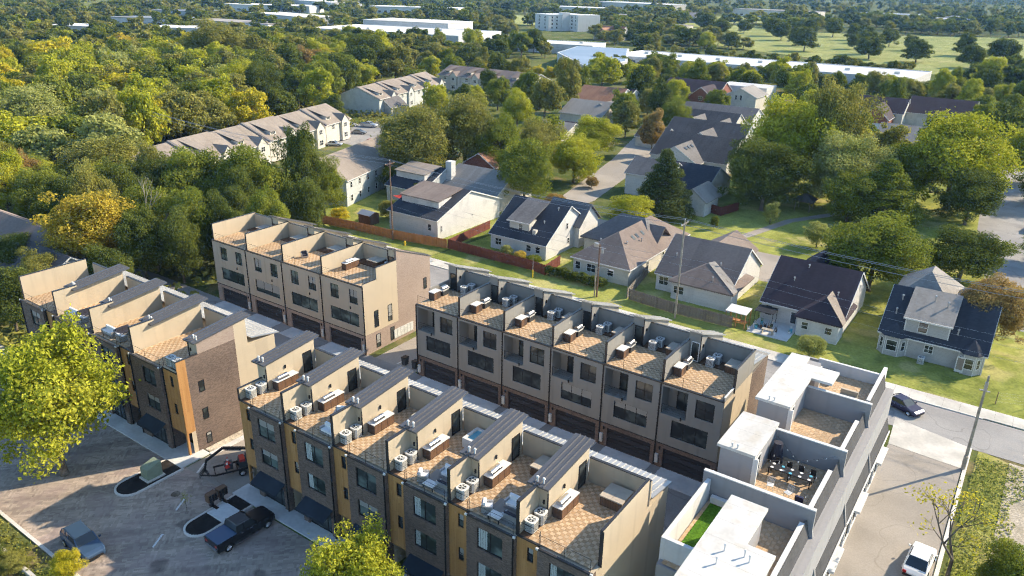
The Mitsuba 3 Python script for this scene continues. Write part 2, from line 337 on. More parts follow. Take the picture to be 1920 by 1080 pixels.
# planted islands in the plaza
def rounded(cx, w, y0, y1, r=None):
    r = w / 2; return [(cx - r, y1), (cx - r, y0 + r), *[(cx + r * math.cos(t), y0 + r + r * math.sin(t)) for t in np.linspace(math.pi, 2 * math.pi, 14)][1:-1], (cx + r, y0 + r), (cx + r, y1)]
def island(cx, w, y0, y1, label):
    k = thing('planting_island', label, 'planting bed')
    import shapely.geometry as sg, trimesh
    o, i = sg.Polygon(rounded(cx, w, y0, y1)), sg.Polygon(rounded(cx, w - .36, y0 + .18, y1))
    m = trimesh.creation.extrude_polygon(o.difference(i), .17, engine='earcut'); add(k + '__kerb', (np.array(m.vertices), m.faces), 'kerb_stone')
    g = M(); g.prism(rounded(cx, w - .37, y0 + .19, y1), 0, .1); add(k + '__mulch', g, 'mulch'); return k
island(-63.0, 2.9, 27.3, 33.3, 'rounded kerbed island of dark mulch holding the green electrical cabinet')
isl = island(-52.9, 2.7, 27.8, 33.7, 'rounded kerbed island of dark mulch with a white concrete pad beside the black pickup')
g = M(); g.box(-53.95, -51.7, 30.6, 32.5, .09, .2); add(isl + '__concrete_pad', g, 'concrete_cool')
g = M(); g.prism([(-135, 12), (-12, 12), (-12, 19.72), (-135, 19.72)], 0, .05); add('planter_bed', g, 'litter', kind='structure')
g = M(); g.prism([(-80, 17.5), (-50, 17.5), (-50, 17.8), (-80, 17.8)], 0, .5); add('edging_wall', g, 'concrete', 'low pale kerb wall behind the planting strip at lower left', 'wall')
# ---------------------------------------------------------------- townhouses
def window(par, fr, x0, x1, z0, z1, y, nx=1, nz=1, fm='black_trim', pm='window_dark', fw=.07, proud=.0, name='window', curtain=0):
    """a framed window in the plane y of fr (facing -y): frame with mullions, one pane child; proud > 0 stands in front of a plain wall"""
    k = free(f'{par}__{name}'); g = M(fr); a, b = y - proud, y + .07
    g.box(x0, x1, a, b, z0, z0 + fw); g.box(x0, x1, a, b, z1 - fw, z1)
    g.box(x0, x0 + fw, a, b, z0 + fw, z1 - fw); g.box(x1 - fw, x1, a, b, z0 + fw, z1 - fw)
    for i in range(1, nx):
        x = x0 + (x1 - x0) * i / nx; g.box(x - fw * .4, x + fw * .4, a + .01, b, z0 + fw, z1 - fw)
    for i in range(1, nz):
        z = z0 + (z1 - z0) * i / nz; g.box(x0 + fw, x1 - fw, a + .015, b, z - fw * .35, z + fw * .35)
    add(k, g, fm)
    g = M(fr); yy = y - proud + .035 if proud else y + .05; g.quad((x0 + .02, yy, z0 + .02), (x1 - .02, yy, z0 + .02), (x1 - .02, yy, z1 - .02), (x0 + .02, yy, z1 - .02)); add(k + '__pane', g, pm)
    rb = random.Random(k)
    if not curtain and fm == 'black_trim' and name == 'window' and rb.random() < .45:
        g = M(fr); q = rb.uniform(.2, .75); g.quad((x0 + .09, yy - .012, z1 - .08 - (z1 - z0 - .16) * q), (x1 - .09, yy - .012, z1 - .08 - (z1 - z0 - .16) * q), (x1 - .09, yy - .012, z1 - .08), (x0 + .09, yy - .012, z1 - .08)); add(k + '__blind', g, 'blind')
    if curtain:
        g = M(fr); c0, c1 = (x0 + .08, x0 + .08 + curtain) if curtain > 0 else (x1 - .08 + curtain, x1 - .08)
        for q in range(4):
            e = (c1 - c0) / 4; g.box(c0 + e * q, c0 + e * q + e * .8, yy - .02, yy - .005, z0 + .1, z1 - .1)
        add(k + '__curtain', g, 'curtain')
    return k
def deck(par, fr, x0, x1, y0, y1, z):
    """floor of small two-tone tiles, each a low block of its own"""
    g = M(fr); s = .31; r = random.Random(par); tone = r.uniform(.88, 1.06)
    for i in range(int((x1 - x0) / s)):
        for j in range(int((y1 - y0) / s)):
            a, b = x0 + .02 + i * s, y0 + .02 + j * s
            c = (np.array((.55, .40, .255)) if (i + j) % 2 else np.array((.42, .275, .155) if 'modern' not in par else (.50, .34, .20))) * tone * (.86 + .28 * meshkit.noise(np.array([a * .5, b * .5, len(par)]))) * r.uniform(.88, 1.1)
            g.raw([(a + .01, b + .01, z), (a + s - .01, b + .01, z), (a + s - .01, b + s - .01, z), (a + .01, b + s - .01, z),
                   (a, b, z - .03), (a + s, b, z - .03), (a + s, b + s, z - .03), (a, b + s, z - .03)],
                  [[0, 1, 2], [0, 2, 3], [4, 5, 1], [4, 1, 0], [5, 6, 2], [5, 2, 1]], c)
    add(par + '__deck_tiles', g, 'tiles', color=True, kind='stuff')
def railing(par, fr, pts, z, h=1.0, skip=()):
    g = M(fr)
    for k, (a, b) in enumerate(zip(pts[:-1], pts[1:])):
        if k in skip: continue
        a, b = np.array([*a, z]), np.array([*b, z]); n = max(1, round(np.linalg.norm(b - a) / 2.1))
        for i in range(n + 1): p = a + (b - a) * i / n; g.tube(p, p + [0, 0, h], .022, n=4)
        for zz, r in ((h, .02), (h * .75, .007), (h * .5, .007), (h * .25, .007)): g.tube(a + [0, 0, zz], b + [0, 0, zz], r, n=4)
    add(par + '__railing', g, 'black_trim')
def seam_roof(par, fr, q, t, name, m, step=.42, along=1):
    """a standing-seam sheet: top quad q (p0..p3, ribs run from p0p1 to p3p2), with real ribs"""
    q = np.array(q, float); g = M(fr); g.slab(q, t)
    n = int(np.linalg.norm(q[1] - q[0]) / step)
    for i in range(1, n):
        a, b = q[0] + (q[1] - q[0]) * i / n, q[3] + (q[2] - q[3]) * i / n
        w = (q[1] - q[0]) / np.linalg.norm(q[1] - q[0]) * .03
        g.tbox([a - w, a + w, b + w, b - w], [a - w + [0, 0, .08], a + w + [0, 0, .08], b + w + [0, 0, .08], b - w + [0, 0, .08]])
    return add(f'{par}__{name}', g, m)
def vents(par, fr, pts, r=.07, h=.35):
    for x, y, z in pts:
        g = M(fr); g.tube((x, y, z), (x, y, z + h), r, n=8); g.tube((x, y, z + h), (x, y, z + h + .12), r * 1.7, r * 1.2, n=8); add(par + '__roof_vent', g, 'white_trim')
def sconce(par, fr, x, y, z, d=.12, wallx=True):
    g = M(fr); g.box(x - .01, x + d, y - .06, y + .06, z, z + .32) if wallx else g.box(x - .06, x + .06, y - d, y, z, z + .32); add(par + '__wall_lamp', g, 'black_trim')

def unit_front(name, x0, w, ow, mir, y0, label, ends='', px0=-.4, px1=.85, curt=0, cov=.08):
    """a unit of the rows that turn their brick fronts to the plaza; local x from the orange strip, y into the house"""
    k = thing(name, label, 'townhouse', 'brick-fronted townhouses in the near rows')
    fr = Fr((x0 + w if mir else x0, y0, 0), (-1 if mir else 1, 0, 0)); b0, b1 = ow, w; bw = b1 - b0
    wx0, wx1 = b0 + .95, b0 + 3.2
    g = M(fr)                                                    # brick bay, proud of the orange strip
    hol = [(wx0, wx1, 6.85, 8.7, .12), (wx0, wx1, 4.0, 5.6, .12), (b0 + .7, b0 + 3.6, .1, 2.25, .25)]
    g.facade(b0, b1, 0, 9.3, 0, hol)
    g.quad((b0, 0, 0), (b0, 0, 9.3), (b0, .6, 9.3), (b0, .6, 0)); g.quad((b1, 0, 0), (b1, .6, 0), (b1, .6, 9.3), (b1, 0, 9.3))
    if 'R' in ends and mir: g.quad((-.004, 1.36, 0), (-.004, 1.36, 10.5), (-.004, 7.0, 10.5), (-.004, 7.0, 0))
    g.quad((b0, .55, 0), (b0, .55, 2.55), (b0, 2.2, 2.55), (b0, 2.2, 0)); g.quad((0, 2.2, 0), (b0, 2.2, 0), (b0, 2.2, 2.55), (0, 2.2, 2.55))
    add(k + '__brick_wall', g, 'brick_brown')
    window(k, fr, wx0, wx1, 6.85, 8.7, .1, 2, 1, curtain=curt, pm='window_green'); window(k, fr, wx0, wx1, 4.0, 5.6, .1, 2, 1, curtain=curt * .8, pm='window_green')
    window(k, fr, b0 + .7, b0 + 3.6, .1, 2.25, .2, 4, 1, name='shopfront_glazing')
    g = M(fr); g.slab([(b0 + .45, -1.15, 2.35), (b0 + 3.9, -1.15, 2.35), (b0 + 3.9, 0, 2.95), (b0 + .45, 0, 2.95)], .05); g.box(b0 + .45, b0 + 3.9, -1.17, -1.12, 2.1, 2.34)
    for x in (b0 + .47, b0 + 3.88): g.tube((x, -1.13, 2.15), (x, 0, 2.3), .02, n=4)
    add(k + '__awning', g, 'awning_blue')
    g = M(fr)                                                    # orange strip over the entry
    g.facade(0, b0, 2.55, 9.3, .35, [(.85, 1.38, 7.55, 8.75, .1), (.85, 1.38, 4.5, 5.7, .1)])
    g.quad((0, .35, 2.55), (0, 2.2, 2.55), (b0, 2.2, 2.55), (b0, .35, 2.55))
    if 'R' in ends and mir: g.box(-.02, .02, .37, 1.36, 2.55, 10.55); g.box(.02, .3, 1.2, 1.36, 0, 9.3)
    if 'L' in ends: g.quad((0, .35, 2.55), (0, .35, 9.3), (0, 1.3, 9.3), (0, 1.3, 2.55))
    add(k + '__timber_cladding', g, 'cedar')
    for z in (7.55, 4.5): window(k, fr, .85, 1.38, z, z + 1.2, .43, 1, 2)
    g = M(fr); g.box(b0 - 1.3, b0 - .35, 2.14, 2.22, .1, 2.2); add(k + '__entry_door', g, 'black_trim')
    if 'L' in ends or 'R' in ends and mir: g = M(fr); g.box(.02, .24, .37, .59, 0, 2.55); add(k + '__entry_post', g, 'cedar')
    for q, y in ((b0 - .07, .28), (b1 - .06, -.06)): g = M(fr); g.tube((q, y, 0), (q, y, 9.3), .06, n=5); add(k + '__downpipe', g, 'black_trim')
    # tan stucco: sides, rear, party walls, penthouse
    zt = 12.1; g = M(fr)
    g.quad((0, .9, 0), (0, .9, 9.3), (0, 11.8, 9.3), (0, 11.8, 0)); g.quad((w, .6, 0), (w, 11.8, 0), (w, 11.8, 9.3), (w, .6, 9.3)); g.quad((0, 11.8, 0), (0, 11.8, 9.2), (w, 11.8, 9.2), (w, 11.8, 0))
    g.quad((0, .35, 9.28), (w, .35, 9.28), (w, 11.8, 9.28), (0, 11.8, 9.28)); g.quad((b0, 0, 9.28), (b1, 0, 9.28), (b1, .35, 9.28), (b0, .35, 9.28))
    ye = 1.15 if ('R' in ends and not mir) else .45
    endw = ('R' in ends and not mir) or ('L' in ends and mir)
    g.box(w - .12, w + (.0 if endw else .1), ye, 8.05 if endw else 3.02, 9.2, zt)
    if not mir: g.box(px0, px1, 2.95, 8.6, 9.2, 12.05); g.tbox([(px0, 2.95, 12.05), (px1, 2.95, 12.05), (px1, 8.6, 12.05), (px0, 8.6, 12.05)], [(px0, 2.95, 12.06), (px1, 2.95, 12.06), (px1, 8.6, 12.62), (px0, 8.6, 12.62)])
    else: g.box(px0, px1, 2.75, 8.45, 9.2, 11.7); g.tbox([(px0, 2.75, 11.7), (px1, 2.75, 11.7), (px1, 8.45, 11.7), (px0, 8.45, 11.7)], [(px0, 2.75, 11.71), (px1, 2.75, 11.71), (px1, 8.45, 12.4), (px0, 8.45, 12.4)])
    g.box(px1, w - .12, 8.7, 8.9, 9.2, 11.4)
    if not mir and 'L' in ends: g.box(0, .12, .4, 2.94, 9.2, 10.5)
    if mir and 'R' in ends: g.box(.03, .15, 1.2, 2.74, 9.2, 10.5); g.box(.16, 2.2, .37, .5, 9.2, 9.5)
    add(k + '__stucco_wall', g, 'stucco_tan')
    if mir and 'R' in ends:
        g = M(fr); g.quad((-.006, 2.76, 10.5), (-.006, 2.76, 11.75), (-.006, 7.0, 12.2), (-.006, 7.0, 10.5)); add(k + '__brick_penthouse_side', g, 'brick_light')
        for y, z in ((2.4, 6.4), (2.4, 3.3), (2.4, .5)): window(k, rot(fr((-.006, 0, 0)), 90), y, y + .6, z, z + 1.25, 0, 1, 2, proud=.04)
    cop = [(b0 - .03, b1 + .03, -.05, .12, 9.3, 9.44), (0, b0 - .03, .3, .44, 9.3, 9.4), (w - .15, w + (.03 if endw else .13), ye - .03, 8.05 if endw else 2.95, zt, zt + .07), (px1, w - .15, 8.68, 8.93, 11.4, 11.46),
           (w - .15, w + .12, ye - .05, ye - .01, 9.2, zt), (px1 - .06, px1 + .03, 2.86 - (.2 if mir else 0), 2.94 - (.2 if mir else 0), 9.3, 11.6)]
    if mir and 'R' in ends: cop.append((-.05, .17, .3, 2.75, 10.52, 10.58))
    if not mir and 'L' in ends: cop += [(-.03, .15, .36, 2.95, 10.5, 10.57), (-.03, .15, .3, .36, 9.3, 10.57)]
    for q in cop: g = M(fr); g.box(*q); add(k + '__coping', g, 'dark_coping')
    for q in (b0, b1): g = M(fr); g.box(q - .09, q + .1, -.1, .02, 9.31, 9.47); add(k + '__coping_end', g, 'white_trim')  # white ends paint the bright reflection at the tips of the dark coping
    deck(k, fr, max(px1, .02), w - .14, .42, 8.68, 9.42); deck_front = fr
    g = M(fr); g.box(.13 if 'L' in ends or 'R' in ends else .1, px1 - .02, .45, 2.9, 9.28, 9.4); add(k + '__deck_edge', g, 'timber_brown')
    railing(k, fr, [(.1, .5), (b0 - .1, .5), (b0 + .02, .16), (w - .2, .16)], 9.42)
    a, b_ = (12.08, 12.66) if not mir else (11.74, 12.44)
    rx0, rx1 = (px0 - .35, px1 + .14) if not mir else (px0 + (.35 if 'R' in ends else -.1) - .5, px1 + .3)
    y0_, y1_ = (2.6, 9.2) if not mir else (2.4, 9.1)
    seam_roof(k, fr, [(rx0, y0_, a + .06), (rx1, y0_, a + .06), (rx1, y1_, b_ + .1), (rx0, y1_, b_ + .1)], .14, 'penthouse_roof', 'metal_dark')
    vents(k, fr, [(px0 + .25, 3.0, a + .1), (px0 + .75, 3.05, a + .1)])
    seam_roof(k, fr, [(0, 8.93, 9.95), (w, 8.93, 9.95), (w, 12.5, 9.28), (0, 12.5, 9.28)], .1, 'rear_roof', 'metal_pale')
    d = rot(fr((px1 + .004, 0, 0)), 90) if not mir else Fr(fr((px1 + .004, 0, 0)), (0, 1, 0), (1, 0, 0))
    window(k, d, 7.15, 8.2, 9.44, 11.55, 0, 1, 1, fw=.09, proud=.05, name='glazed_door')
    sconce(k, fr, px1, 5.0, 10.9); sconce(k, fr, px1 - .35, 2.95 if not mir else 2.75, 10.6, .1, False)
    return k, fr

def unit_back(name, x0, w, mir, y0, label, kind, ends=''):
    """a unit of the far rows that turn their garages to the alley"""
    k = thing(name, label, 'townhouse', 'tan townhouses with garages in the far rows')
    fr = Fr((x0 + w if mir else x0, y0, 0), (-1 if mir else 1, 0, 0)); st = 'stucco_taupe' if kind == 'D' else 'stucco_sand'
    gx0, gx1 = .85, w - .95 if kind == 'B' else 5.75
    g = M(fr); zb = 2.75
    g.facade(0, w, 0, zb, 0, [(gx0, gx1, .02, 2.25, .25)])
    if kind == 'B' and 'R' in ends: g.quad((-.004, 0, 0), (-.004, 0, zb), (-.004, 6.1, zb), (-.004, 6.1, 0)); g.tbox([(-.01, 6.1, 0), (.3, 6.1, 0), (.3, 12.6, 0), (-.01, 12.6, 0)], [(-.01, 6.1, 12.75), (.3, 6.1, 12.75), (.3, 12.6, 10.0), (-.01, 12.6, 10.0)])
    if kind == 'D' and 'R' in ends: g.quad((w + .004, 0, 0), (w + .004, 6.0, 0), (w + .004, 6.0, zb), (w + .004, 0, zb)); g.box(w - .3, w + .01, 7.6, 12.6, 0, 9.0)
    add(k + '__brick_wall', g, 'brick_brown' if kind == 'D' else 'brick_light')
    g = M(fr); n = 4
    for i in range(n): g.box(gx0 + .02, gx1 - .02, .2, .26, .02 + i * 2.2 / n, .02 + (i + 1) * 2.2 / n - .05)
    add(k + '__garage_door', g, 'garage')
    lit = []
    if kind == 'B': wins = [(1.0, 2.45, 6.75, 8.65, 2, 1), (4.35, 5.85, 6.75, 8.65, 2, 1), (.95, 6.05, 3.7, 5.5, 3, 1)]
    else: wins = [(3.6, 5.45, 6.8, 8.75, 2, 2), (1.42, 5.1, 3.8, 5.7, 3, 1)]
    hol = [(a, b, c, d, .12) for a, b, c, d, *_ in wins]
    if kind == 'D': hol.append((.21, 2.78, 6.1, 9.05, 1.7))
    g = M(fr); g.facade(0, w, zb, 9.3, -.03, hol)
    g.quad((0, 0, 0), (0, 0, 9.3), (0, 12.6, 9.0), (0, 12.6, 0)); g.quad((w, 0, 0), (w, 12.6, 0), (w, 12.6, 9.0), (w, 0, 9.3)); g.quad((0, 12.6, 0), (0, 12.6, 9.0), (w, 12.6, 9.0), (w, 12.6, 0))
    g.quad((0, -.03, 9.28), (w, -.03, 9.28), (w, 12.6, 9.28), (0, 12.6, 9.28)); g.quad((0, -.03, zb), (0, 0, zb), (w, 0, zb), (w, -.03, zb))
    if kind == 'D': g.quad((.21, 1.67, 6.1), (2.78, 1.67, 6.1), (2.78, 1.67, 9.05), (.21, 1.67, 9.05))
    add(k + '__stucco_wall', g, st)
    for a, b, c, d, nx, nz in wins: window(k, fr, a, b, c, d, .07, nx, nz, pm='window_green' if kind == 'B' else 'window_dark')
    if kind == 'D':
        window(k, fr, 1.1, 2.6, 6.15, 8.4, 1.6, 2, 1, name='sliding_door'); railing(k + '__balcony', fr, [(.23, .06), (2.76, .06)], 6.1, 1.0)
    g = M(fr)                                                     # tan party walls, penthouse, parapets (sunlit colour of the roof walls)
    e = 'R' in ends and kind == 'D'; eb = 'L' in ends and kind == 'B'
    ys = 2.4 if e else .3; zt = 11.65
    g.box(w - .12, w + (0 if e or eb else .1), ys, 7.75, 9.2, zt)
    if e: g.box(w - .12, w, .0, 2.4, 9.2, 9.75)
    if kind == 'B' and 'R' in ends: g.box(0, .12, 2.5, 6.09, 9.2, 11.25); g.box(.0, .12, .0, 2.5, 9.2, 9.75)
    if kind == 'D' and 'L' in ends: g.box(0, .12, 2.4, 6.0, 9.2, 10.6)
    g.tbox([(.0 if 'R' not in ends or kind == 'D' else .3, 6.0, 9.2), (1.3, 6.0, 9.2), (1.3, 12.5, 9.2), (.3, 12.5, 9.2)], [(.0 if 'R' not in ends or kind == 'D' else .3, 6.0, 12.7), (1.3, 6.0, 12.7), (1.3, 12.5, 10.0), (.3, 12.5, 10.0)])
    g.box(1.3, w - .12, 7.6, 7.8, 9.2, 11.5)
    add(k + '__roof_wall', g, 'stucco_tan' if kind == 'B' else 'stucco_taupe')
    if (kind == 'B' and 'R' in ends) or e:
        g = M(fr); X = -.012 if kind == 'B' else w + .012; s = -1 if kind == 'B' else 1
        q = [(X, 0, zb), (X, 6.09 if kind == 'B' else 7.59, zb), (X, 6.09 if kind == 'B' else 7.59, 11.2 if kind == 'B' else 9.3), (X, 2.4, 11.2 if kind == 'B' else 9.3), (X, 2.4, 9.3), (X, 0, 9.3)]
        g.raw(q, [[0, 5, 4], [0, 4, 1], [1, 4, 3], [1, 3, 2]] if s < 0 else [[0, 4, 5], [0, 1, 4], [1, 3, 4], [1, 2, 3]]); add(k + '__stucco_end_wall', g, 'stucco_tan')
        d = rot(fr((X, 0, 0)), 90)
        if kind == 'B':
            for y in (1.7, 4.2): window(k, d, y, y + .75, 3.3, 5.6, 0, 1, 2, proud=.04)
            for y in (1.9, 4.5): window(k, d, y, y + .75, .4, 2.3, .012, 1, 2, proud=.05)
            window(k, d, 11.2, 11.8, 5.6, 7.2, 0, 1, 1, proud=.05)
    cop = [(0, w, -.1, .1, 9.3, 9.43), (w - .15, w + (.03 if e or eb else .13), ys - .03, 7.75, zt, zt + .07), (1.3, w - .15, 7.58, 7.83, 11.5, 11.56), (w - .14, w + .11, ys - .05, ys - .01, 9.2, zt), (0, w, -.06, -.02, zb - .03, zb + .06), (1.26, 1.34, 5.9, 5.98, 9.3, 12.4)]
    if kind == 'B' and 'R' in ends: cop += [(-.05, .15, 2.45, 6.05, 11.25, 11.31), (-.05, .15, .1, 2.45, 9.75, 9.8)]
    for q in cop: g = M(fr); g.box(*q); add(k + '__coping', g, 'dark_coping')
    g = M(fr); g.box(-.07, .07, -.1, -.02, .1, 9.3); add(k + '__downpipe', g, 'black_trim')
    if e: g = M(fr); g.box(w - .14, w + .03, .1, 2.37, 9.75, 9.8); add(k + '__pale_coping', g, 'white_trim')
    deck(k, fr, .14, w - .14, .15, 6.0, 9.42)
    g = M(fr); g.box(1.32, w - .14, 6.0, 7.58, 9.28, 9.41); add(k + '__rear_deck', g, 'timber_brown')
    railing(k, fr, [(.1, .12), (w - .2, .12)], 9.42)
    window(k, fr, .3, 1.22, 9.44, 11.55, 5.99, 1, 1, fm='white_trim' if e else 'black_trim', fw=.1, proud=.05, name='glazed_door')
    seam_roof(k, fr, [(-.25 if not (kind == 'B' and 'R' in ends) else -.06, 5.5, 12.86), (1.5, 5.5, 12.86), (1.5, 12.9, 9.95), (-.25 if not (kind == 'B' and 'R' in ends) else -.06, 12.9, 9.95)], .12, 'penthouse_roof', 'metal_dark' if kind == 'B' else 'metal_pale')
    seam_roof(k, fr, [(0, 7.83, 10.0), (w, 7.83, 10.0), (w, 13.3, 9.05), (0, 13.3, 9.05)], .1, 'rear_roof', 'metal_pale')
    vents(k, fr, [(3.0, 8.6, 9.85)], .05, .25)
    sconce(k, fr, 1.3, 6.6, 10.9); sconce(k, fr, gx0 - .35, 0, 2.0, .12, False); sconce(k, fr, 2.3, -.03, 5.95, .1, False)
    g = M(fr); g.box(.12, .45, -.22, -.02, .5, 1.5); add(k + '__meter_box', g, 'ac_casing')
    return k, fr

ORD = ['first', 'second', 'third', 'fourth', 'fifth', 'sixth']
UA, UB, UC, UD = [], [], [], []
for i in range(4):
    UA.append(unit_front('brick_townhouse', -93.4 + 7.6 * i, 7.6, 2.45, True, 34.6, f'{ORD[i]} townhouse from the left of the four brick ones at front left', 'R' if i == 3 else 'L' if i == 0 else '', px0=.0, px1=1.35))
for i in range(6):
    UC.append(unit_front('brick_townhouse', -54.255 + 6.1 * i, 6.1, 1.91, False, 35.12, f'{ORD[i]} townhouse from the left of the six dark brick ones in the centre', 'L' if i == 0 else 'R' if i == 5 else '', curt=[0, .7, 0, .6, .8, .5][i]))
for i in range(4):
    UB.append(unit_back('tan_townhouse', -95.2 + 7.59 * i, 7.59, True, 61.3, f'{ORD[i]} from the left of the four tan garage-fronted townhouses at back left', 'B', 'R' if i == 3 else 'L' if i == 0 else ''))
for i in range(6):
    UD.append(unit_back('taupe_townhouse', -56.23 + 6.254 * i, 6.254, False, 61.5, f'{ORD[i]} from the left of the six taupe balconied townhouses at back centre', 'D', 'L' if i == 0 else 'R' if i == 5 else ''))
for i in range(6): g = M(); g.box(-64.86, -64.7, 66.4 + .62 * i, 66.95 + .62 * i, .5, 1.7); add(UB[3][0] + '__electric_meter', g, 'ac_casing')
# ---------------------------------------------------------------- the grey and white row beside the drive
def unit_modern(i, v0, v1, label):
    k = thing('modern_townhouse', label, 'townhouse', 'grey and white townhouses beside the drive'); fr = W0
    south = i == 3; ul = -15.2 if not south else -14.75
    g = M(); g.box(ul, -6.55, v0, v1, 0, 9.35)
    if not south: g.box(ul, -7.15, v0 - .13, v0 + .13, 9.35, 11.55)
    else: g.box(-15.1, -7.15, v1 - .14, v1 - .12, 9.3, 11.5)
    if i == 0: g.box(ul, -13.6, v1 - .25, v1, 9.35, 10.4)
    if not south:
        g.box(-15.15, -12.6, v0 + (2.95 if i else 2.95), v1 - (.13 if i else 4.2), 9.35, 12.0)
        g.tbox([(-7.6, v0 - .12, 4.9), (-6.1, v0 - .12, 4.9), (-6.1, v0 + .12, 4.9), (-7.6, v0 + .12, 4.9)], [(-7.6, v0 - .12, 10.9), (-7.35, v0 - .12, 10.9), (-7.35, v0 + .12, 10.9), (-7.6, v0 + .12, 10.9)])
    else: g.box(-12.05, -9.9, 33, 44.5, 9.35, 12.0); g.box(-9.9, -8.1, 33, 40.2, 9.35, 12.0)
    add(k + '__grey_wall', g, 'stucco_grey')
    a, b = v0 + (2.2 if i == 0 else 1.3), v1 - (.3 if i == 0 else 2.0) - (.4 if south else 0)
    W = [('white_parapet', (-7.95, -7.62, a if not south else 36, b + (1.7 if i in (0, 3) else 0), 9.35, 10.75))]
    if not south: W += [('wall_coping', (ul, -7.15, v0 - .16, v0 + .16, 11.55, 11.63)), ('corner_pilaster', (-12.58, -12.2, v0 + 2.9, v0 + 3.1, 9.35, 11.95)), ('white_parapet', (-15.3, -15.19, v0 + .15, v0 + 2.4, 9.35, 10.1))]
    else: W += [('white_side_wall', (-14.85, -14.55, v0 + .6, v1 - .2, 0, 11.1)), ('white_end_wall', (-14.54, -12.1, v0 + .6, v0 + .9, 0, 11.1))]
    W += [('trim_band', (-6.6, -6.45, v0 + .2, v1 - .2, z0, z1)) for z0, z1 in ((0, .35), (4.5, 4.85))] + [('pilaster', (-6.6, -6.42, y - .12, y + .12, .35, 4.5)) for y in (v0 + .3, v0 + 3.1, v0 + 5.8, v1 - .3)]
    if i == 0: W.append(('white_parapet', (-13.6, -7.6, v1 - .3, v1, 9.35, 10.6)))
    for nm, q in W: g = M(); g.box(*q); add(f'{k}__{nm}', g, 'stucco_white')
    g = M()
    if i == 0: g.prism([(-15.4, v0 - .0), (-12.45, v0 - .0), (-12.45, v0 + .35), (-10.65, v0 + .35), (-10.65, v0 + 3.0), (-13.7, v0 + 3.0), (-13.7, v1 - 4.1), (-15.4, v1 - 4.1)], 12.02, 12.26)
    elif south: g.prism([(-12.25, 33), (-7.85, 33), (-7.85, 40.45), (-9.7, 40.45), (-9.7, 44.75), (-12.25, 44.75)], 12.02, 12.26)
    else: g.box(-15.42, -12.45, v0 + 2.85, v1 - (.02 if i == 1 else .1), 12.02, 12.26)
    add(k + '__flat_roof', g, 'white_roof')
    if south: vents(k, fr, [(-10.6, 39.0, 12.26), (-9.4, 39.2, 12.26), (-9.0, 38.9, 12.26), (-10.6, 37.6, 12.26)], .05, .45)
    elif i: vents(k, fr, [(-14.3, v0 + 3.05, 12.26), (-13.9, v0 + 3.1, 12.26)], .06, .25)
    g = M(); a, b = v0 + .13, v1 - .13
    g.slab([(-7.6, a, 10.72), (-6.2, a, 5.0), (-6.2, b, 5.0), (-7.6, b, 10.72)], .12); add(k + '__shingle_mansard', g, 'shingle_grey')
    for q in range(3):
        g = M(); t = .3 + .06 * q; g.box(-7.6 + 1.4 * t + .0, -7.6 + 1.4 * t + .2, v0 + 4.0 + .35 * q, v0 + 4.2 + .35 * q, 10.72 - 5.72 * t - .1, 10.72 - 5.72 * t + .22); add(k + '__roof_vent', g, 'white_trim')
    g = M(); y = v0 + 5.2; g.box(-6.55, -5.85, y, y + 3.3, 2.9, 3.12); g.box(-6.5, -6.4, y + .1, y + .2, 3.12, 3.9); add(k + '__white_canopy', g, 'white_trim')
    E_ = rot((-6.55, 0, 0), 90)
    for y in (v0 + 1.0, v0 + 3.6, v0 + 6.4): window(k, E_, y, y + 1.5, .5 if y < v0 + 3 else .1, 2.5, 0, 2, 1, proud=.05, fm='black_trim'); window(k, E_, y, y + 1.5, 3.2, 4.4, 0, 2, 1, proud=.05, fm='black_trim')
    g = M(); g.tube((-6.12, v0 + .2, 5.0), (-6.12, v1 - .2, 5.0), .07, n=6); add(k + '__gutter', g, 'white_trim')
    deck(k, fr, -15.0 if not south else -14.5, -8.0, v0 + .15, v1 - .15, 9.45)
    if not south: window(k, rot((-12.59, 0, 0), 90), v0 + 3.3, v0 + 4.9, 9.5, 11.5, 0, 2, 1, proud=.05, fm='white_trim', name='glazed_door')
    return k
UE = [unit_modern(0, 65.0, 73.6, 'grey townhouse beside the drive farthest up, nearest the road, with L-shaped white roof'),
      unit_modern(1, 56.2, 65.0, 'grey townhouse beside the drive, second from the road, bare orange deck'),
      unit_modern(2, 47.4, 56.2, 'grey townhouse beside the drive whose roof deck holds the long dark table'),
      unit_modern(3, 38.6, 47.4, 'grey and white townhouse at the bottom with a strip of green turf on its deck')]
g = M(); g.box(-14.2, -12.35, 39.8, 46.6, 9.45, 9.5); add(UE[3] + '__turf_strip', g, 'turf')
g = M(); g.box(-14.3, -12.9, 46.7, 47.1, 9.45, 9.95); add('planter_box', g, 'white_trim', 'white planter box at the end of the turf strip on the lowest deck', 'planter')
g = M(); g.box(-11.5, -8.6, 57.0, 57.5, 9.45, 9.5); add(UE[1] + '__turf_edging', g, 'turf')

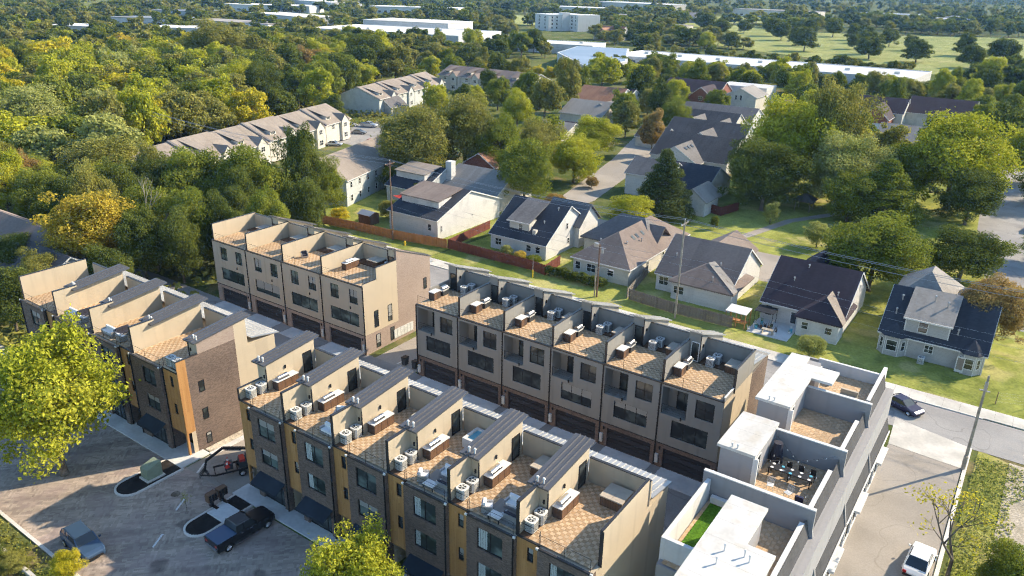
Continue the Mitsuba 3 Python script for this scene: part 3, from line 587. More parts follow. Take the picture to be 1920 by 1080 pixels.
# ---------------------------------------------------------------- roof deck furniture and machines
def proto_ac():
    p = {}; g = M(); c = .12
    def oc(r, q=.12): return [(-r + q, -r), (r - q, -r), (r, -r + q), (r, r - q), (r - q, r), (-r + q, r), (-r, r - q), (-r, -r + q)]
    g.prism(oc(.39), .05, .86); p['casing'] = (g.done(), 'ac_casing')
    g = M(); g.prism(oc(.41), .86, .92); p['top_panel'] = (g.done(), 'white_trim')
    g = M(); g.tube((0, 0, .9), (0, 0, .935), .29, n=20); p['fan_well'] = (g.done(), 'ac_dark')
    g = M()
    for a in range(5):
        t = a * 2 * math.pi / 5; d = np.array([math.cos(t), math.sin(t), 0]); e = np.array([-d[1], d[0], 0])
        g.raw([d * .06 + [0, 0, .94], d * .27 - e * .09 + [0, 0, .94], d * .27 + e * .09 + [0, 0, .965]], [[0, 1, 2]])
    g.tube((0, 0, .935), (0, 0, .97), .08, n=10); p['fan'] = (g.done(), 'ac_casing')
    g = M()
    for s in (-1, 1):
        for q in range(7): z = .16 + q * .095; g.box(-.28, .28, s * .395 - .008, s * .395 + .008, z, z + .035); g.box(s * .395 - .008, s * .395 + .008, -.28, .28, z, z + .035)
    p['louvre'] = (g.done(), 'ac_dark'); return {n: mikit.ply(m, b) for n, (m, b) in p.items()}
AC = proto_ac()
def put(proto, name, label, cat, group, x, y, z, deg=0, s=1.0, sz=None, mats=None):
    k = thing(name, label, cat, group)
    tw = X4().translate([x, y, z]).rotate([0, 0, 1], deg).scale([s, s, sz or s])
    for n, d in proto.items():
        scene[f'{k}__{n}'] = {**d, 'to_world': tw}
        if mats and n in mats: scene[f'{k}__{n}']['bsdf'] = {'type': 'ref', 'id': mats[n]}
    return k
def proto(d): return {n: mikit.ply(m.done(), b) for n, (m, b) in d.items()}
g1, g2, g3, g4 = M(), M(), M(), M()
g1.box(-1.2, 1.2, -.38, .38, 0, .88); g2.box(-1.25, 1.25, -.42, .42, .88, .95)
for i in range(3): g3.box(-1.15 + .78 * i, -.42 + .78 * i, -.4, -.385, .08, .8)
for i in range(9):                                            # curved lid
    a, b = math.pi * i / 9, math.pi * (i + 1) / 9
    g4.quad((-.95, -.3 * math.cos(a), .95 + .36 * math.sin(a)), (.25, -.3 * math.cos(a), .95 + .36 * math.sin(a)), (.25, -.3 * math.cos(b), .95 + .36 * math.sin(b)), (-.95, -.3 * math.cos(b), .95 + .36 * math.sin(b)))
for x, s in ((-.95, 1), (.25, -1)): g4.raw([(x, -.3 * math.cos(math.pi * i / 9), .95 + .36 * math.sin(math.pi * i / 9)) for i in range(10)], [[0, i + 1, i] if s > 0 else [0, i, i + 1] for i in range(1, 9)])
GRILL = proto({'cabinet': (g1, 'tub_brown'), 'counter': (g2, 'white_trim'), 'door_panel': (g3, 'timber_brown'), 'grill_lid': (g4, 'steel')})
g1, g2, g3 = M(), M(), M()
g1.box(-.95, .95, -.95, .95, 0, .82); g2.box(-1, -.01, -1, 1, .82, .93); g2.box(.01, 1, -1, 1, .82, .93)
for q in range(8): g3.box(-.9 + .23 * q, -.71 + .23 * q, -.97, -.955, .06, .78); g3.box(.955, .97, -.9 + .23 * q, -.71 + .23 * q, .06, .78); g3.box(-.97, -.955, -.9 + .23 * q, -.71 + .23 * q, .06, .78)
TUB = proto({'tub': (g1, 'tub_brown'), 'cover': (g2, 'tub_cover'), 'slat': (g3, 'timber_brown')})
BAR = proto({'cabinet': (M().box(-.6, .6, -.4, .4, 0, .92), 'tub_brown'), 'counter': (M().box(-.64, .64, -.44, .44, .92, 1.0), 'white_trim'), 'door_panel': (M().box(-.5, -.02, -.42, -.4, .08, .85), 'timber_brown')})
g1, g2, g3 = M(), M(), M()
for i in range(8):
    a, b = math.pi * i / 8, math.pi * (i + 1) / 8; P_ = lambda q, x: (x, -.33 * math.cos(q), .8 + .38 * math.sin(q)); g1.quad(P_(a, -.5), P_(a, .5), P_(b, .5), P_(b, -.5))
    for x in (-.5, .5): g1.raw([P_(a, x), P_(b, x), (x, 0, .8)], [[0, 1, 2]])
g2.box(-.5, .5, -.33, .33, .62, .8); g2.box(-.85, -.5, -.3, .3, .74, .78); g2.box(.5, .85, -.3, .3, .74, .78); g3.box(-.45, .45, -.28, .28, 0, .62)
BBQ = proto({'lid': (g1, 'steel'), 'shelf': (g2, 'ac_casing'), 'base': (g3, 'ac_dark')})
def sofa(w, c):
    g1, g2, g3 = M(), M(), M()
    g1.box(-w / 2, w / 2, -.4, .4, .08, .28); g1.box(-w / 2, -w / 2 + .12, -.4, .4, .28, .6); g1.box(w / 2 - .12, w / 2, -.4, .4, .28, .6); g1.box(-w / 2, w / 2, .3, .4, .28, .75)
    n = max(1, round(w / .8))
    for i in range(n):
        a, b = -w / 2 + .13 + (w - .26) * i / n + .01, -w / 2 + .13 + (w - .26) * (i + 1) / n - .01
        g2.box(a, b, -.38, .28, .28, .46); g3.slab([(a, .1, .85), (b, .1, .85), (b, .29, .88), (a, .29, .88)], .4)
    return proto({'frame': (g1, 'wire_metal'), 'seat_cushion': (g2, c), 'back_cushion': (g3, c)})
SOFA, SOFAD, CHAIR = sofa(2.0, 'cushion_white'), sofa(1.7, 'cushion_dark'), sofa(.9, 'cushion_white')
g1, g2 = M(), M(); g1.box(-.5, .5, -.35, .35, .36, .42); LG = {}
for i, (x, y) in enumerate(((-.45, -.3), (.45, -.3), (-.45, .3), (.45, .3))): q = M(); q.box(x - .03, x + .03, y - .03, y + .03, 0, .36); LG[f'leg_{i:03d}' if i else 'leg'] = (q, 'black_trim')
TABLE = proto({'top': (g1, 'white_trim'), **LG})
g1, g2 = M(), M()
for a, b, c, d in ((-.75, .75, -.75, -.45), (-.75, .75, .45, .75), (-.75, -.45, -.45, .45), (.45, .75, -.45, .45)): g1.box(a, b, c, d, 0, .62)
g2.box(-.45, .45, -.45, .45, .1, .5); FIRE = proto({'surround': (g1, 'cushion_white'), 'burner_tray': (g2, 'ac_dark')})
grp = 'pale grey air-conditioning condensers on the roof decks'
for i, (k, fr) in enumerate(UC):
    for q, (x, y) in enumerate(((.55, 1.3), (.6, 2.4))):
        p = fr((x, y, 9.42)); put(AC, 'air_conditioner', f'{"front" if q == 0 else "rear"} condenser of the pair on the deck of the {ORD[i]} townhouse in the centre row', 'air conditioner', grp, *p, 0)
    if True:
        p = fr((1.32, 4.6, 9.42)); put(GRILL, 'outdoor_kitchen', f'brown grill cabinet with white counter against the wall of the {ORD[i]} centre-row penthouse', 'grill', 'brown grill cabinets on the decks', *p, 90)
    p = fr((3.9, 7.45, 9.42))
    if i == 3: 
        kk = thing('open_hot_tub', 'open white hot tub with blue water on the fourth centre-row deck', 'hot tub'); g = M(); 
        for a, b, c, d in ((-1, 1, -1, -.75), (-1, 1, .75, 1), (-1, -.75, -.75, .75), (.75, 1, -.75, .75)): g.box(p[0] + a - .4, p[0] + b - .4, p[1] + c, p[1] + d, p[2], p[2] + .85)
        add(kk + '__shell', g, 'white_trim'); g = M(); g.box(p[0] - 1.15, p[0] + .35, p[1] - .75, p[1] + .75, p[2], p[2] + .7); add(kk + '__water', g, 'pool_blue')
    else: put(TUB, 'hot_tub', f'tan-covered hot tub on the {ORD[i]} deck of the centre row', 'hot tub', 'covered hot tubs on the decks', *p, 0, .92)
for i, (k, fr) in enumerate(UA):
    p = fr((3.4, 7.2, 9.42)); put(TUB, 'hot_tub', f'tan-covered hot tub on the {ORD[i]} deck of the row at front left', 'hot tub', 'covered hot tubs on the decks', *p, 0, .95)
    if i in (1, 2):
        p = fr((3.6, 3.4, 9.42)); put(FIRE, 'fire_table', f'white square fire table on the {ORD[i]} deck of the front-left row', 'table', 'white fire tables', *p, 0)
        p = fr((5.6, 1.2, 9.42)); put(SOFA, 'outdoor_sofa', f'white outdoor sofa near the edge of the {ORD[i]} deck in the front-left row', 'sofa', 'white outdoor sofas', *p, 0)
        p = fr((3.2, 1.1, 9.42)); put(CHAIR, 'lounge_chair', f'white lounge chair at the edge of the {ORD[i]} deck in the front-left row', 'chair', 'white lounge chairs', *p, 180)
        p = fr((4.4, 2.0, 9.42)); put(SOFAD, 'dark_sofa', f'dark sofa beside the white seats on the {ORD[i]} deck in the front-left row', 'sofa', 'dark outdoor sofas', *p, 90)
for q in (0, 1):
    p = UA[3][1]((.9 + 1.0 * q, 1.1, 9.42)); put(AC, 'air_conditioner', f'{"right" if q == 0 else "left"} condenser of the pair behind the orange corner of the last front-left townhouse', 'air conditioner', grp, *p, 0)
for i, (k, fr) in enumerate(UB):
    p = fr((4.1, 6.7, 9.42)); put(TUB, 'hot_tub', f'tan-covered hot tub on the {ORD[i]} deck of the row at back left', 'hot tub', 'covered hot tubs on the decks', *p, 0, .95)
    p = fr((2.0, 6.7, 9.42)); put(AC, 'air_conditioner', f'condenser at the back of the {ORD[i]} deck in the back-left row', 'air conditioner', grp, *p, 0)
    if i == 3: p = fr((6.2, 4.0, 9.42)); put(GRILL, 'outdoor_kitchen', 'brown grill cabinet with white counter on the fourth deck of the back-left row', 'grill', 'brown grill cabinets on the decks', *p, 90)
    if i == 2: p = fr((6.4, 3.0, 9.42)); put(CHAIR, 'dark_lounge_chair', 'dark lounge chair against the wall of the third back-left deck', 'chair', None, *p, 60, 1, None, {'seat_cushion': 'cushion_dark', 'back_cushion': 'cushion_dark'})
for i, (k, fr) in enumerate(UD):
    p = fr((.72, 2.5, 9.42)); put(BAR, 'bar_cabinet', f'brown cabinet with white top on the {ORD[i]} deck of the row at back centre', 'cabinet', 'brown cabinets on the decks', *p, 90)
    p = fr((.8, 4.1, 9.42)); put(BBQ, 'barbecue', f'shiny barbecue against the wall of the {ORD[i]} deck of the row at back centre', 'barbecue', 'shiny barbecues on the decks', *p, 90)
    for q, (x, y) in enumerate(((2.5, 5.9), (2.8, 6.95))): p = fr((x, y, 9.42)); put(AC, 'air_conditioner', f'{"front" if q == 0 else "rear"} condenser of the pair on the {ORD[i]} deck of the back-centre row', 'air conditioner', grp, *p, 0)
    if i > 1: p = fr((4.95, 6.35, 9.42)); put(TUB, 'hot_tub', f'tan-covered hot tub on the {ORD[i]} deck of the row at back centre', 'hot tub', 'covered hot tubs on the decks', *p, 0, .88)
for i in (1, 3, 4):
    fr = UC[i][1]
    if i == 1: p = fr((3.6, 3.6, 9.42)); put(CHAIR, 'lounge_chair', 'white lounge chair beside the grill on the second centre-row deck', 'chair', 'white lounge chairs', *p, 30, 1.2); p = fr((4.9, 1.3, 9.42)); put(SOFA, 'outdoor_sofa', 'white outdoor sofa at the front of the second centre-row deck', 'sofa', 'white outdoor sofas', *p, 0)
    else:
        p = fr((4.7, 2.6, 9.42)); put(SOFA, 'outdoor_sofa', f'white outdoor sofa with its back to the grill on the {ORD[i]} centre-row deck', 'sofa', 'white outdoor sofas', *p, 0, 1.05)
        p = fr((5.0, 1.3, 9.42)); put(SOFAD, 'dark_sofa', f'dark cushioned bench on the {ORD[i]} centre-row deck', 'sofa', 'dark outdoor sofas', *p, 180, .8)
        p = fr((2.9, 1.2, 9.42)); put(CHAIR, 'lounge_chair', f'white lounge chair near the railing of the {ORD[i]} centre-row deck', 'chair', 'white lounge chairs', *p, 120)
        p = fr((4.0, .75, 9.42)); put(TABLE, 'coffee_table', f'white coffee table by the railing of the {ORD[i]} centre-row deck', 'table', 'white coffee tables', *p, 0)
for i in (3, 4): p = UC[i][1]((4.3, 1.7, 0)); g = M(); g.box(p[0] - 1.4, p[0] + 1.4, p[1] - 1.1, p[1] + 1.2, 9.43, 9.45); add('outdoor_rug', g, 'shingle_ash', f'grey rug under the seats on the {ORD[i]} deck of the centre row', 'rug')
# the third grey deck: long dark table with place settings, wire chairs, turf rug, round table, string lights
g = M(); g.box(-12.0, -8.7, 52.6, 53.5, 10.15, 10.22); t = thing('dining_table', 'long dark dining table laid with plates on the grey townhouse deck', 'table'); add(t + '__tabletop', g, 'black_trim')
g = M(); [g.box(x - .04, x + .04, y - .04, y + .04, 9.46, 10.15) for x in (-11.9, -10.4, -8.8) for y in (52.7, 53.4)]; add(t + '__leg_frame', g, 'black_trim')
for i in range(5):
    for y in (52.75, 53.3): g = M(); g.tube((-11.7 + .7 * i, y, 10.22), (-11.7 + .7 * i, y, 10.24), .13, n=12); add('plate', g, 'white_trim' if (i + int(y)) % 3 else 'plastic_blue', f'{ORD[i]} plate from the left along the {"near" if y < 53 else "far"} side of the long dark table', 'plate', 'plates on the long table')
for i in range(4): g = M(); x = -11.6 + .9 * i; g.box(x - .2, x + .2, 53.65, 54.05, 9.86, 9.92); g.box(x - .2, x + .2, 54.0, 54.06, 9.92, 10.4); [g.tube((x + a, y, 9.46), (x + a, y, 9.88), .015, n=4) for a in (-.18, .18) for y in (53.68, 54.02)]; add('dining_chair', g, 'black_trim', f'{ORD[i]} black dining chair from the left on the far side of the long dark table', 'chair', 'black chairs at the long table')
def wire_chair(x, y, deg, lab_):
    fr = rot((x, y, 9.46), deg); k = thing('wire_chair', lab_, 'chair', 'white wire chairs on the grey deck'); g = M(fr)
    g.box(-.24, .24, -.24, .24, .42, .46); [g.tube((a, b, 0), (a * .8, b * .8, .43), .016, n=4) for a in (-.24, .24) for b in (-.24, .24)]; add(k + '__seat', g, 'white_trim')
    g = M(fr); [g.tube((-.24 + .08 * i, .24, .45), (-.27 + .09 * i, .36, .92), .012, n=4) for i in range(7)]; g.tube((-.28, .36, .92), (.28, .36, .92), .018, n=4); g.tube((-.26, .3, .7), (.26, .3, .7), .012, n=4); add(k + '__backrest', g, 'white_trim')
wire_chair(-11.2, 50.9, 10, 'white wire chair on the turf rug nearer the penthouse'); wire_chair(-9.8, 50.7, -20, 'white wire chair on the turf rug farther from the penthouse')
g = M(); g.box(-12.2, -9.4, 49.2, 50.5, 9.46, 9.5); add('turf_rug', g, 'turf', 'bright green turf rug on the deck with the long table', 'rug')
g = M(); g.tube((-11.0, 49.0, 10.0), (-11.0, 49.0, 10.06), .6, n=24); t = thing('round_table', 'round white table half on the turf rug', 'table'); add(t + '__top', g, 'white_trim'); g = M(); g.tube((-11, 49, 9.46), (-11, 49, 10), .06); g.tube((-11, 49, 9.46), (-11, 49, 9.5), .3, n=12); add(t + '__pedestal', g, 'white_trim')
g = M(); g.box(-9.2, -8.6, 49.4, 50.3, 9.5, 9.8); g.box(-9.2, -8.6, 50.2, 50.4, 9.8, 10.2); add('violet_lounger', g, 'paint_violet', 'dark violet folded lounger beside the turf rug', 'chair')
g = M(); rr = random.Random(4)
g.tube((-12.0, 54.9, 9.46), (-12.0, 54.9, 11.2), .55, .35, n=14); add('egg_chair', g, 'cushion_dark', 'dark rounded hooded chair in the shaded corner by the long table', 'chair')
t = thing('string_lights', 'string of small clear bulbs hung above the long dark table', 'lights')
g = M(); gb = M()
for (a, b) in (((-12.3, 55.6, 11.3), (-7.8, 52.0, 11.0)), ((-12.3, 51.5, 11.4), (-7.8, 55.6, 11.2)), ((-12.3, 53.5, 11.4), (-7.8, 49.0, 11.0))):
    pts = [np.array(a) * (1 - s) + np.array(b) * s - [0, 0, 1.2 * s * (1 - s)] for s in np.linspace(0, 1, 9)]
    g.path(pts, .008, 3)
    for q in pts[1:-1]: gb.tube(q - [0, 0, .12], q, .035, .02, n=6)
add(t + '__cord', g, 'black_trim'); add(t + '__bulb', gb, 'lamp_clear', kind='stuff')
# the northern terrace
t = thing('outdoor_lounge_set', 'tan cushioned bench under the wall on the terrace nearest the road', 'sofa'); g = M(); g.box(-10.4, -8.9, 68.0, 68.7, 9.5, 9.95); add(t + '__seat', g, 'tub_cover'); g = M(); g.box(-10.4, -8.9, 68.7, 68.95, 9.5, 10.4); add(t + '__back', g, 'tub_cover')
for x in (-12.6, -11.9): g = M(); g.box(x - .28, x + .28, 70.4, 72.2, 9.55, 9.8); g.slab([(x - .28, 72.0, 10.25), (x + .28, 72.0, 10.25), (x + .28, 72.2, 10.3), (x - .28, 72.2, 10.3)], .5); add('sun_bed', g, 'cushion_dark', f'{"left" if x < -12.2 else "right"} of two dark sun beds on the terrace nearest the road', 'sun bed')
for x in (-9.4, -8.5): g = M(); g.tube((x, 67.0, 9.5), (x, 67.0, 10.3), .25, .4, n=8); add('potted_plant', g, 'turf', f'{"left" if x < -9 else "right"} of two potted plants on the terrace nearest the road', 'plant', 'terrace pots')
# ---------------------------------------------------------------- suburban houses
def roof_gable(g, x0, x1, y0, y1, ze, zr, ax, oh=.45, t=.16, xr=None):
    """two sloped slabs; ax 'x': the ridge runs along x"""
    if ax == 'x':
        m = (y0 + y1) / 2 if xr is None else xr; sl = (zr - ze) / (m - y0); a, b = x0 - oh * .6, x1 + oh * .6
        g.slab([(a, y0 - oh, ze - sl * oh + t), (b, y0 - oh, ze - sl * oh + t), (b, m, zr + t), (a, m, zr + t)], t); sl = (zr - ze) / (y1 - m)
        g.slab([(a, m, zr + t), (b, m, zr + t), (b, y1 + oh, ze - sl * oh + t), (a, y1 + oh, ze - sl * oh + t)], t)
    else:
        m = (x0 + x1) / 2 if xr is None else xr; sl = (zr - ze) / (m - x0); a, b = y0 - oh * .6, y1 + oh * .6
        g.slab([(x0 - oh, a, ze - sl * oh + t), (m, a, zr + t), (m, b, zr + t), (x0 - oh, b, ze - sl * oh + t)], t); sl = (zr - ze) / (x1 - m)
        g.slab([(m, a, zr + t), (x1 + oh, a, ze - sl * oh + t), (x1 + oh, b, ze - sl * oh + t), (m, b, zr + t)], t)
def walls_gable(g, x0, x1, y0, y1, ze, zr, ax, z0=0.0):
    g.box(x0, x1, y0, y1, z0, ze)
    if ax == 'x':
        m = (y0 + y1) / 2
        for x, s in ((x0, 0), (x1, 1)): g.raw([(x, y0, ze), (x, y1, ze), (x, m, zr)], [[0, 1, 2]] if s else [[0, 2, 1]])
    else:
        m = (x0 + x1) / 2
        for y, s in ((y0, 1), (y1, 0)): g.raw([(x0, y, ze), (x1, y, ze), (m, y, zr)], [[0, 1, 2]] if s else [[0, 2, 1]])
def roof_hip(g, x0, x1, y0, y1, ze, zr, a, b, oh=.4):
    """hip roof; a, b are the two ridge ends (x, y)"""
    x0, x1, y0, y1 = x0 - oh, x1 + oh, y0 - oh, y1 + oh; z = ze - .05; A, B = (*a, zr), (*b, zr)
    c = [(x0, y0, z), (x1, y0, z), (x1, y1, z), (x0, y1, z)]
    if abs(a[0] - b[0]) > abs(a[1] - b[1]): F = [[0, 1, 5, 4], [1, 2, 5], [2, 3, 4, 5], [3, 0, 4]]
    else: F = [[0, 1, 4], [1, 2, 5, 4], [2, 3, 5], [3, 0, 4, 5]]
    f = [t for q in F for t in ([q] if len(q) == 3 else [[q[0], q[1], q[2]], [q[0], q[2], q[3]]])]
    g.raw(c + [A, B], f); g.box(x0, x1, y0, y1, z - .2, z - .01)
class House:
    def __init__(s, label, name='suburban_house', group=None, fr=W0): s.k, s.fr = thing(name, label, 'house', group), fr
    def part(s, name, fn, m, **kw):
        g = M(s.fr); fn(g); return add(f'{s.k}__{name}', g, m, **kw)
    def gable(s, x0, x1, y0, y1, ze, zr, ax, wall, roof, wing=False, oh=.45, z0=0.0):
        s.part('wall', lambda g: walls_gable(g, x0, x1, y0, y1, ze, zr, ax, z0), wall); s.part('roof', lambda g: roof_gable(g, x0, x1, y0, y1, ze, zr, ax, oh), roof)
        def trim(g):                                           # rake boards and fascia
            if ax == 'x':
                m = (y0 + y1) / 2; sl = (zr - ze) / (m - y0)
                for x in (x0 - oh * .62, x1 + oh * .62):
                    for d in (-1, 1): g.tbox([(x - .04, m, zr - .1), (x + .04, m, zr - .1), (x + .04, m + d * (m - y0 + oh), ze - sl * oh - .1), (x - .04, m + d * (m - y0 + oh), ze - sl * oh - .1)], [(x - .04, m, zr + .14), (x + .04, m, zr + .14), (x + .04, m + d * (m - y0 + oh), ze - sl * oh + .14), (x - .04, m + d * (m - y0 + oh), ze - sl * oh + .14)])
                g.box(x0 - oh * .6, x1 + oh * .6, y0 - oh - .08, y0 - oh, ze - sl * oh - .06, ze - sl * oh + .1)
            else:
                m = (x0 + x1) / 2; sl = (zr - ze) / (m - x0)
                for y in (y0 - oh * .62, y1 + oh * .62):
                    for d in (-1, 1): g.tbox([(m, y - .04, zr - .1), (m, y + .04, zr - .1), (m + d * (m - x0 + oh), y + .04, ze - sl * oh - .1), (m + d * (m - x0 + oh), y - .04, ze - sl * oh - .1)], [(m, y - .04, zr + .14), (m, y + .04, zr + .14), (m + d * (m - x0 + oh), y + .04, ze - sl * oh + .14), (m + d * (m - x0 + oh), y - .04, ze - sl * oh + .14)])
                g.box(x1 + oh, x1 + oh + .08, y0, y1, ze - sl * oh - .06, ze - sl * oh + .1)
        s.part('eave_trim', trim, 'white_trim')
        for x in (x0, x1):
            if not wing: s.part('corner_board', lambda g: g.box(x - .06, x + .06, y0 - .03, y0 + .05, 0, ze), 'white_trim')
    def hip(s, x0, x1, y0, y1, ze, zr, a, b, wall, roof):
        s.part('wall', lambda g: g.box(x0, x1, y0, y1, 0, ze - .24), wall); s.part('roof', lambda g: roof_hip(g, x0, x1, y0, y1, ze, zr, a, b), roof)
        s.part('eave_trim', lambda g: (g.box(x0 - .45, x1 + .45, y0 - .47, y0 - .41, ze - .28, ze - .08), g.box(x1 + .41, x1 + .47, y0 - .41, y1 + .4, ze - .28, ze - .08)), 'white_trim')
    def win(s, face, x, z, w, h, y, nx=1, nz=2):
        """face S: plane y facing -y, x along x; face E: plane x = y facing +x, x along y"""
        fr = s.fr.sub((0, y, 0)) if face == 'S' else s.fr.sub((y, 0, 0), (0, 1, 0), (-1, 0, 0))
        window(s.k, fr, x - w / 2, x + w / 2, z - h / 2, z + h / 2, 0, nx, nz, 'white_trim', 'window_dark', .09, .06)
    def door(s, x, y, m='window_dark', h=2.1, w=.95): 
        k = s.part('door', lambda g: g.box(x - w / 2, x + w / 2, y - .06, y + .02, .15, .15 + h), 'white_trim'); g = M(s.fr); g.box(x - w / 2 + .12, x + w / 2 - .12, y - .075, y - .062, .5, h); add(k + '__glass', g, m)
    def vents(s, pts):
        for x, y, z in pts: s.part('roof_vent', lambda g: (g.tube((x, y, z - .3), (x, y, z + .45), .09, n=8), g.tube((x, y, z + .45), (x, y, z + .6), .16, .12, n=8)), 'wire_metal')
    def chimney(s, x, y, z0, z1, m, w=.5): s.part('chimney', lambda g: g.box(x - w, x + w, y - w, y + w, z0, z1), m)

h = House('grey house with navy roof, wide dormer and two bay windows, rightmost behind the road')
h.gable(-12.3, -.2, 103.4, 115.2, 3.0, 7.3, 'x', 'siding_grey', 'shingle_navy')
h.part('dormer', lambda g: g.box(-9.7, -4.6, 103.75, 109, 2.9, 5.45), 'siding_grey')
h.part('dormer_roof', lambda g: g.slab([(-10.0, 103.2, 5.45), (-4.3, 103.2, 5.45), (-4.3, 109.3, 7.75), (-10.0, 109.3, 7.75)], .16), 'shingle_ash')
h.part('dormer_trim', lambda g: (g.box(-10, -4.3, 103.1, 103.19, 5.25, 5.45), g.box(-9.75, -9.6, 103.7, 103.8, 3.1, 5.2), g.box(-4.7, -4.55, 103.7, 103.8, 3.1, 5.2)), 'white_trim')
h.win('S', -7.6, 4.35, 1.2, 1.5, 103.74)
h.win('S', -6.4, 1.75, 1.1, 1.1, 103.39, 2)
for cx, w in ((-10.6, 3.4), (-1.7, 2.6)):
    b = [(cx - w / 2, 103.4), (cx - w / 4, 102.4), (cx + w / 4, 102.4), (cx + w / 2, 103.4)]
    h.part('bay', lambda g: (g.prism(b, 0, 2.75)), 'siding_grey')
    def bayroof(g):
        o = [(cx - w / 2 - .3, 103.4), (cx - w / 4 - .2, 102.05), (cx + w / 4 + .2, 102.05), (cx + w / 2 + .3, 103.4)]
        g.raw([(*p, 2.8) for p in o] + [(cx, 104.4, 4.15)], [[0, 1, 4], [1, 2, 4], [2, 3, 4], [3, 2, 1], [3, 1, 0]])
    h.part('bay_roof', bayroof, 'shingle_navy'); h.win('S', cx, 1.5, w * .4, 1.5, 102.39)
    for d in (-1, 1):
        a = np.array([cx + d * w / 2, 103.4]); c = np.array([cx + d * w / 4, 102.4]); p, q = (a, c) if d < 0 else (c, a)
        e = (q - p) / np.linalg.norm(q - p); window(h.k, Fr((*(p + q) / 2, 0), (*e, 0), (-e[1], e[0], 0)), -.32, .32, .8, 2.2, -.01, 1, 2, 'white_trim', 'window_dark', .08, .05)
    h.part('bay_trim', lambda g: [g.box(x - .05, x + .05, y - .06, y + .04, 0, 2.75) for x, y in b], 'white_trim')
h.door(-2.6, 102.38, 'shingle_tan')
h.part('rear_hip_roof', lambda g: roof_hip(g, -12.6, -5.4, 110.4, 121.5, 4.9, 8.5, (-8.9, 114.6), (-8.9, 117.5)), 'shingle_ash'); h.part('rear_hip_roof', lambda g: roof_hip(g, -5.2, -1.2, 110.6, 119, 5.0, 7.75, (-3.15, 113.0), (-3.15, 116)), 'shingle_ash')
h.part('rear_wing', lambda g: g.box(-10.7, -1.5, 112, 121.5, 0, 4.6), 'siding_grey')
h.vents([(-11.2, 105.6, 5.0), (-11.0, 107.5, 6.3), (-7.2, 107.2, 7.2), (-5.6, 106.6, 6.9), (-3.7, 104.7, 4.3)])
k = thing('air_conditioner', 'condenser on the ground beside the grey house with bay windows', 'air conditioner'); 
for n_, d in AC.items(): scene[f'{k}__{n_}'] = {**d, 'to_world': X4().translate([-6.9, 102.4, 0])}

h = House('white house with dark plum roof and a tan-edged hip wing, between two white neighbours')
h.gable(-28.2, -17.2, 103.9, 118.2, 3.0, 7.5, 'x', 'siding_white', 'shingle_plum')
h.part('wing_wall', lambda g: g.box(-22.5, -17.05, 101.3, 104.5, 0, 2.75), 'siding_white')
h.part('wing_roof', lambda g: roof_hip(g, -22.5, -17.05, 101.3, 109.5, 3.0, 5.2, (-19.8, 104.2), (-19.8, 108.3)), 'shingle_plum')
h.part('wing_rake', lambda g: g.slab([(-19.8, 104.25, 5.3), (-16.55, 101.0, 3.06), (-16.55, 102.7, 3.06), (-19.8, 107.6, 5.3)], .04), 'shingle_tan', label='sunlit tan side of the hip wing')  # tan sheet over the plum roof paints the sun on its right slope
h.win('S', -21.4, 1.7, .95, 1.1, 101.29); h.win('S', -18.3, 1.7, 1.0, 1.1, 101.29); h.win('S', -27.2, 1.6, 1.0, 1.6, 103.89); h.door(-23.6, 103.88); h.win('E', 110, 2.0, .7, 1.3, -17.19); h.win('E', 112.5, 4.8, .6, .9, -17.19)
h.vents([(-25.2, 107.6, 5.4), (-24, 110.0, 6.9), (-18.9, 106.8, 4.9)])
h.part('front_porch', lambda g: roof_gable(g, -27.5, -22, 116, 126, 3.2, 5.6, 'y'), 'shingle_plum'); h.part('porch_wall', lambda g: g.box(-27.3, -22.2, 117, 125.5, 0, 3.2), 'siding_white')

h = House('white house with grey-brown roof and low hip wing behind the grey plank fence')
h.gable(-45.2, -33.3, 105.0, 118.3, 3.0, 7.3, 'x', 'siding_white', 'shingle_taupe')
h.part('wing_wall', lambda g: g.box(-41.8, -32.5, 103.0, 106, 0, 2.75), 'siding_white')
h.part('wing_roof', lambda g: roof_hip(g, -41.8, -32.5, 103.0, 111.5, 3.0, 5.3, (-38.0, 107.2), (-37.2, 109.5)), 'shingle_taupe')
h.part('wing_rake', lambda g: g.slab([(-38.0, 107.2, 5.4), (-32.1, 102.7, 3.07), (-32.1, 104.4, 3.07), (-37.0, 109.3, 5.4)], .04), 'shingle_ash', label='sunlit paler side of the hip wing')  # paler sheet over the taupe roof paints sunlight on the right slope
h.win('S', -44.0, 1.7, 1.6, 1.4, 104.99, 2); h.win('S', -40.6, 1.6, 1.7, 1.3, 102.99, 2); h.win('E', 108.5, 1.8, .5, 1.6, -33.29); h.win('E', 114, 1.8, .5, 1.1, -33.29)
h.vents([(-43.5, 108, 5.0), (-36.3, 108, 5.0), (-36, 104.3, 3.9)])
h.part('front_porch', lambda g: roof_gable(g, -44, -36.5, 116.5, 125.5, 3.0, 5.4, 'y'), 'shingle_taupe'); h.part('porch_wall', lambda g: g.box(-43.8, -36.7, 117, 125, 0, 3.0), 'siding_white')

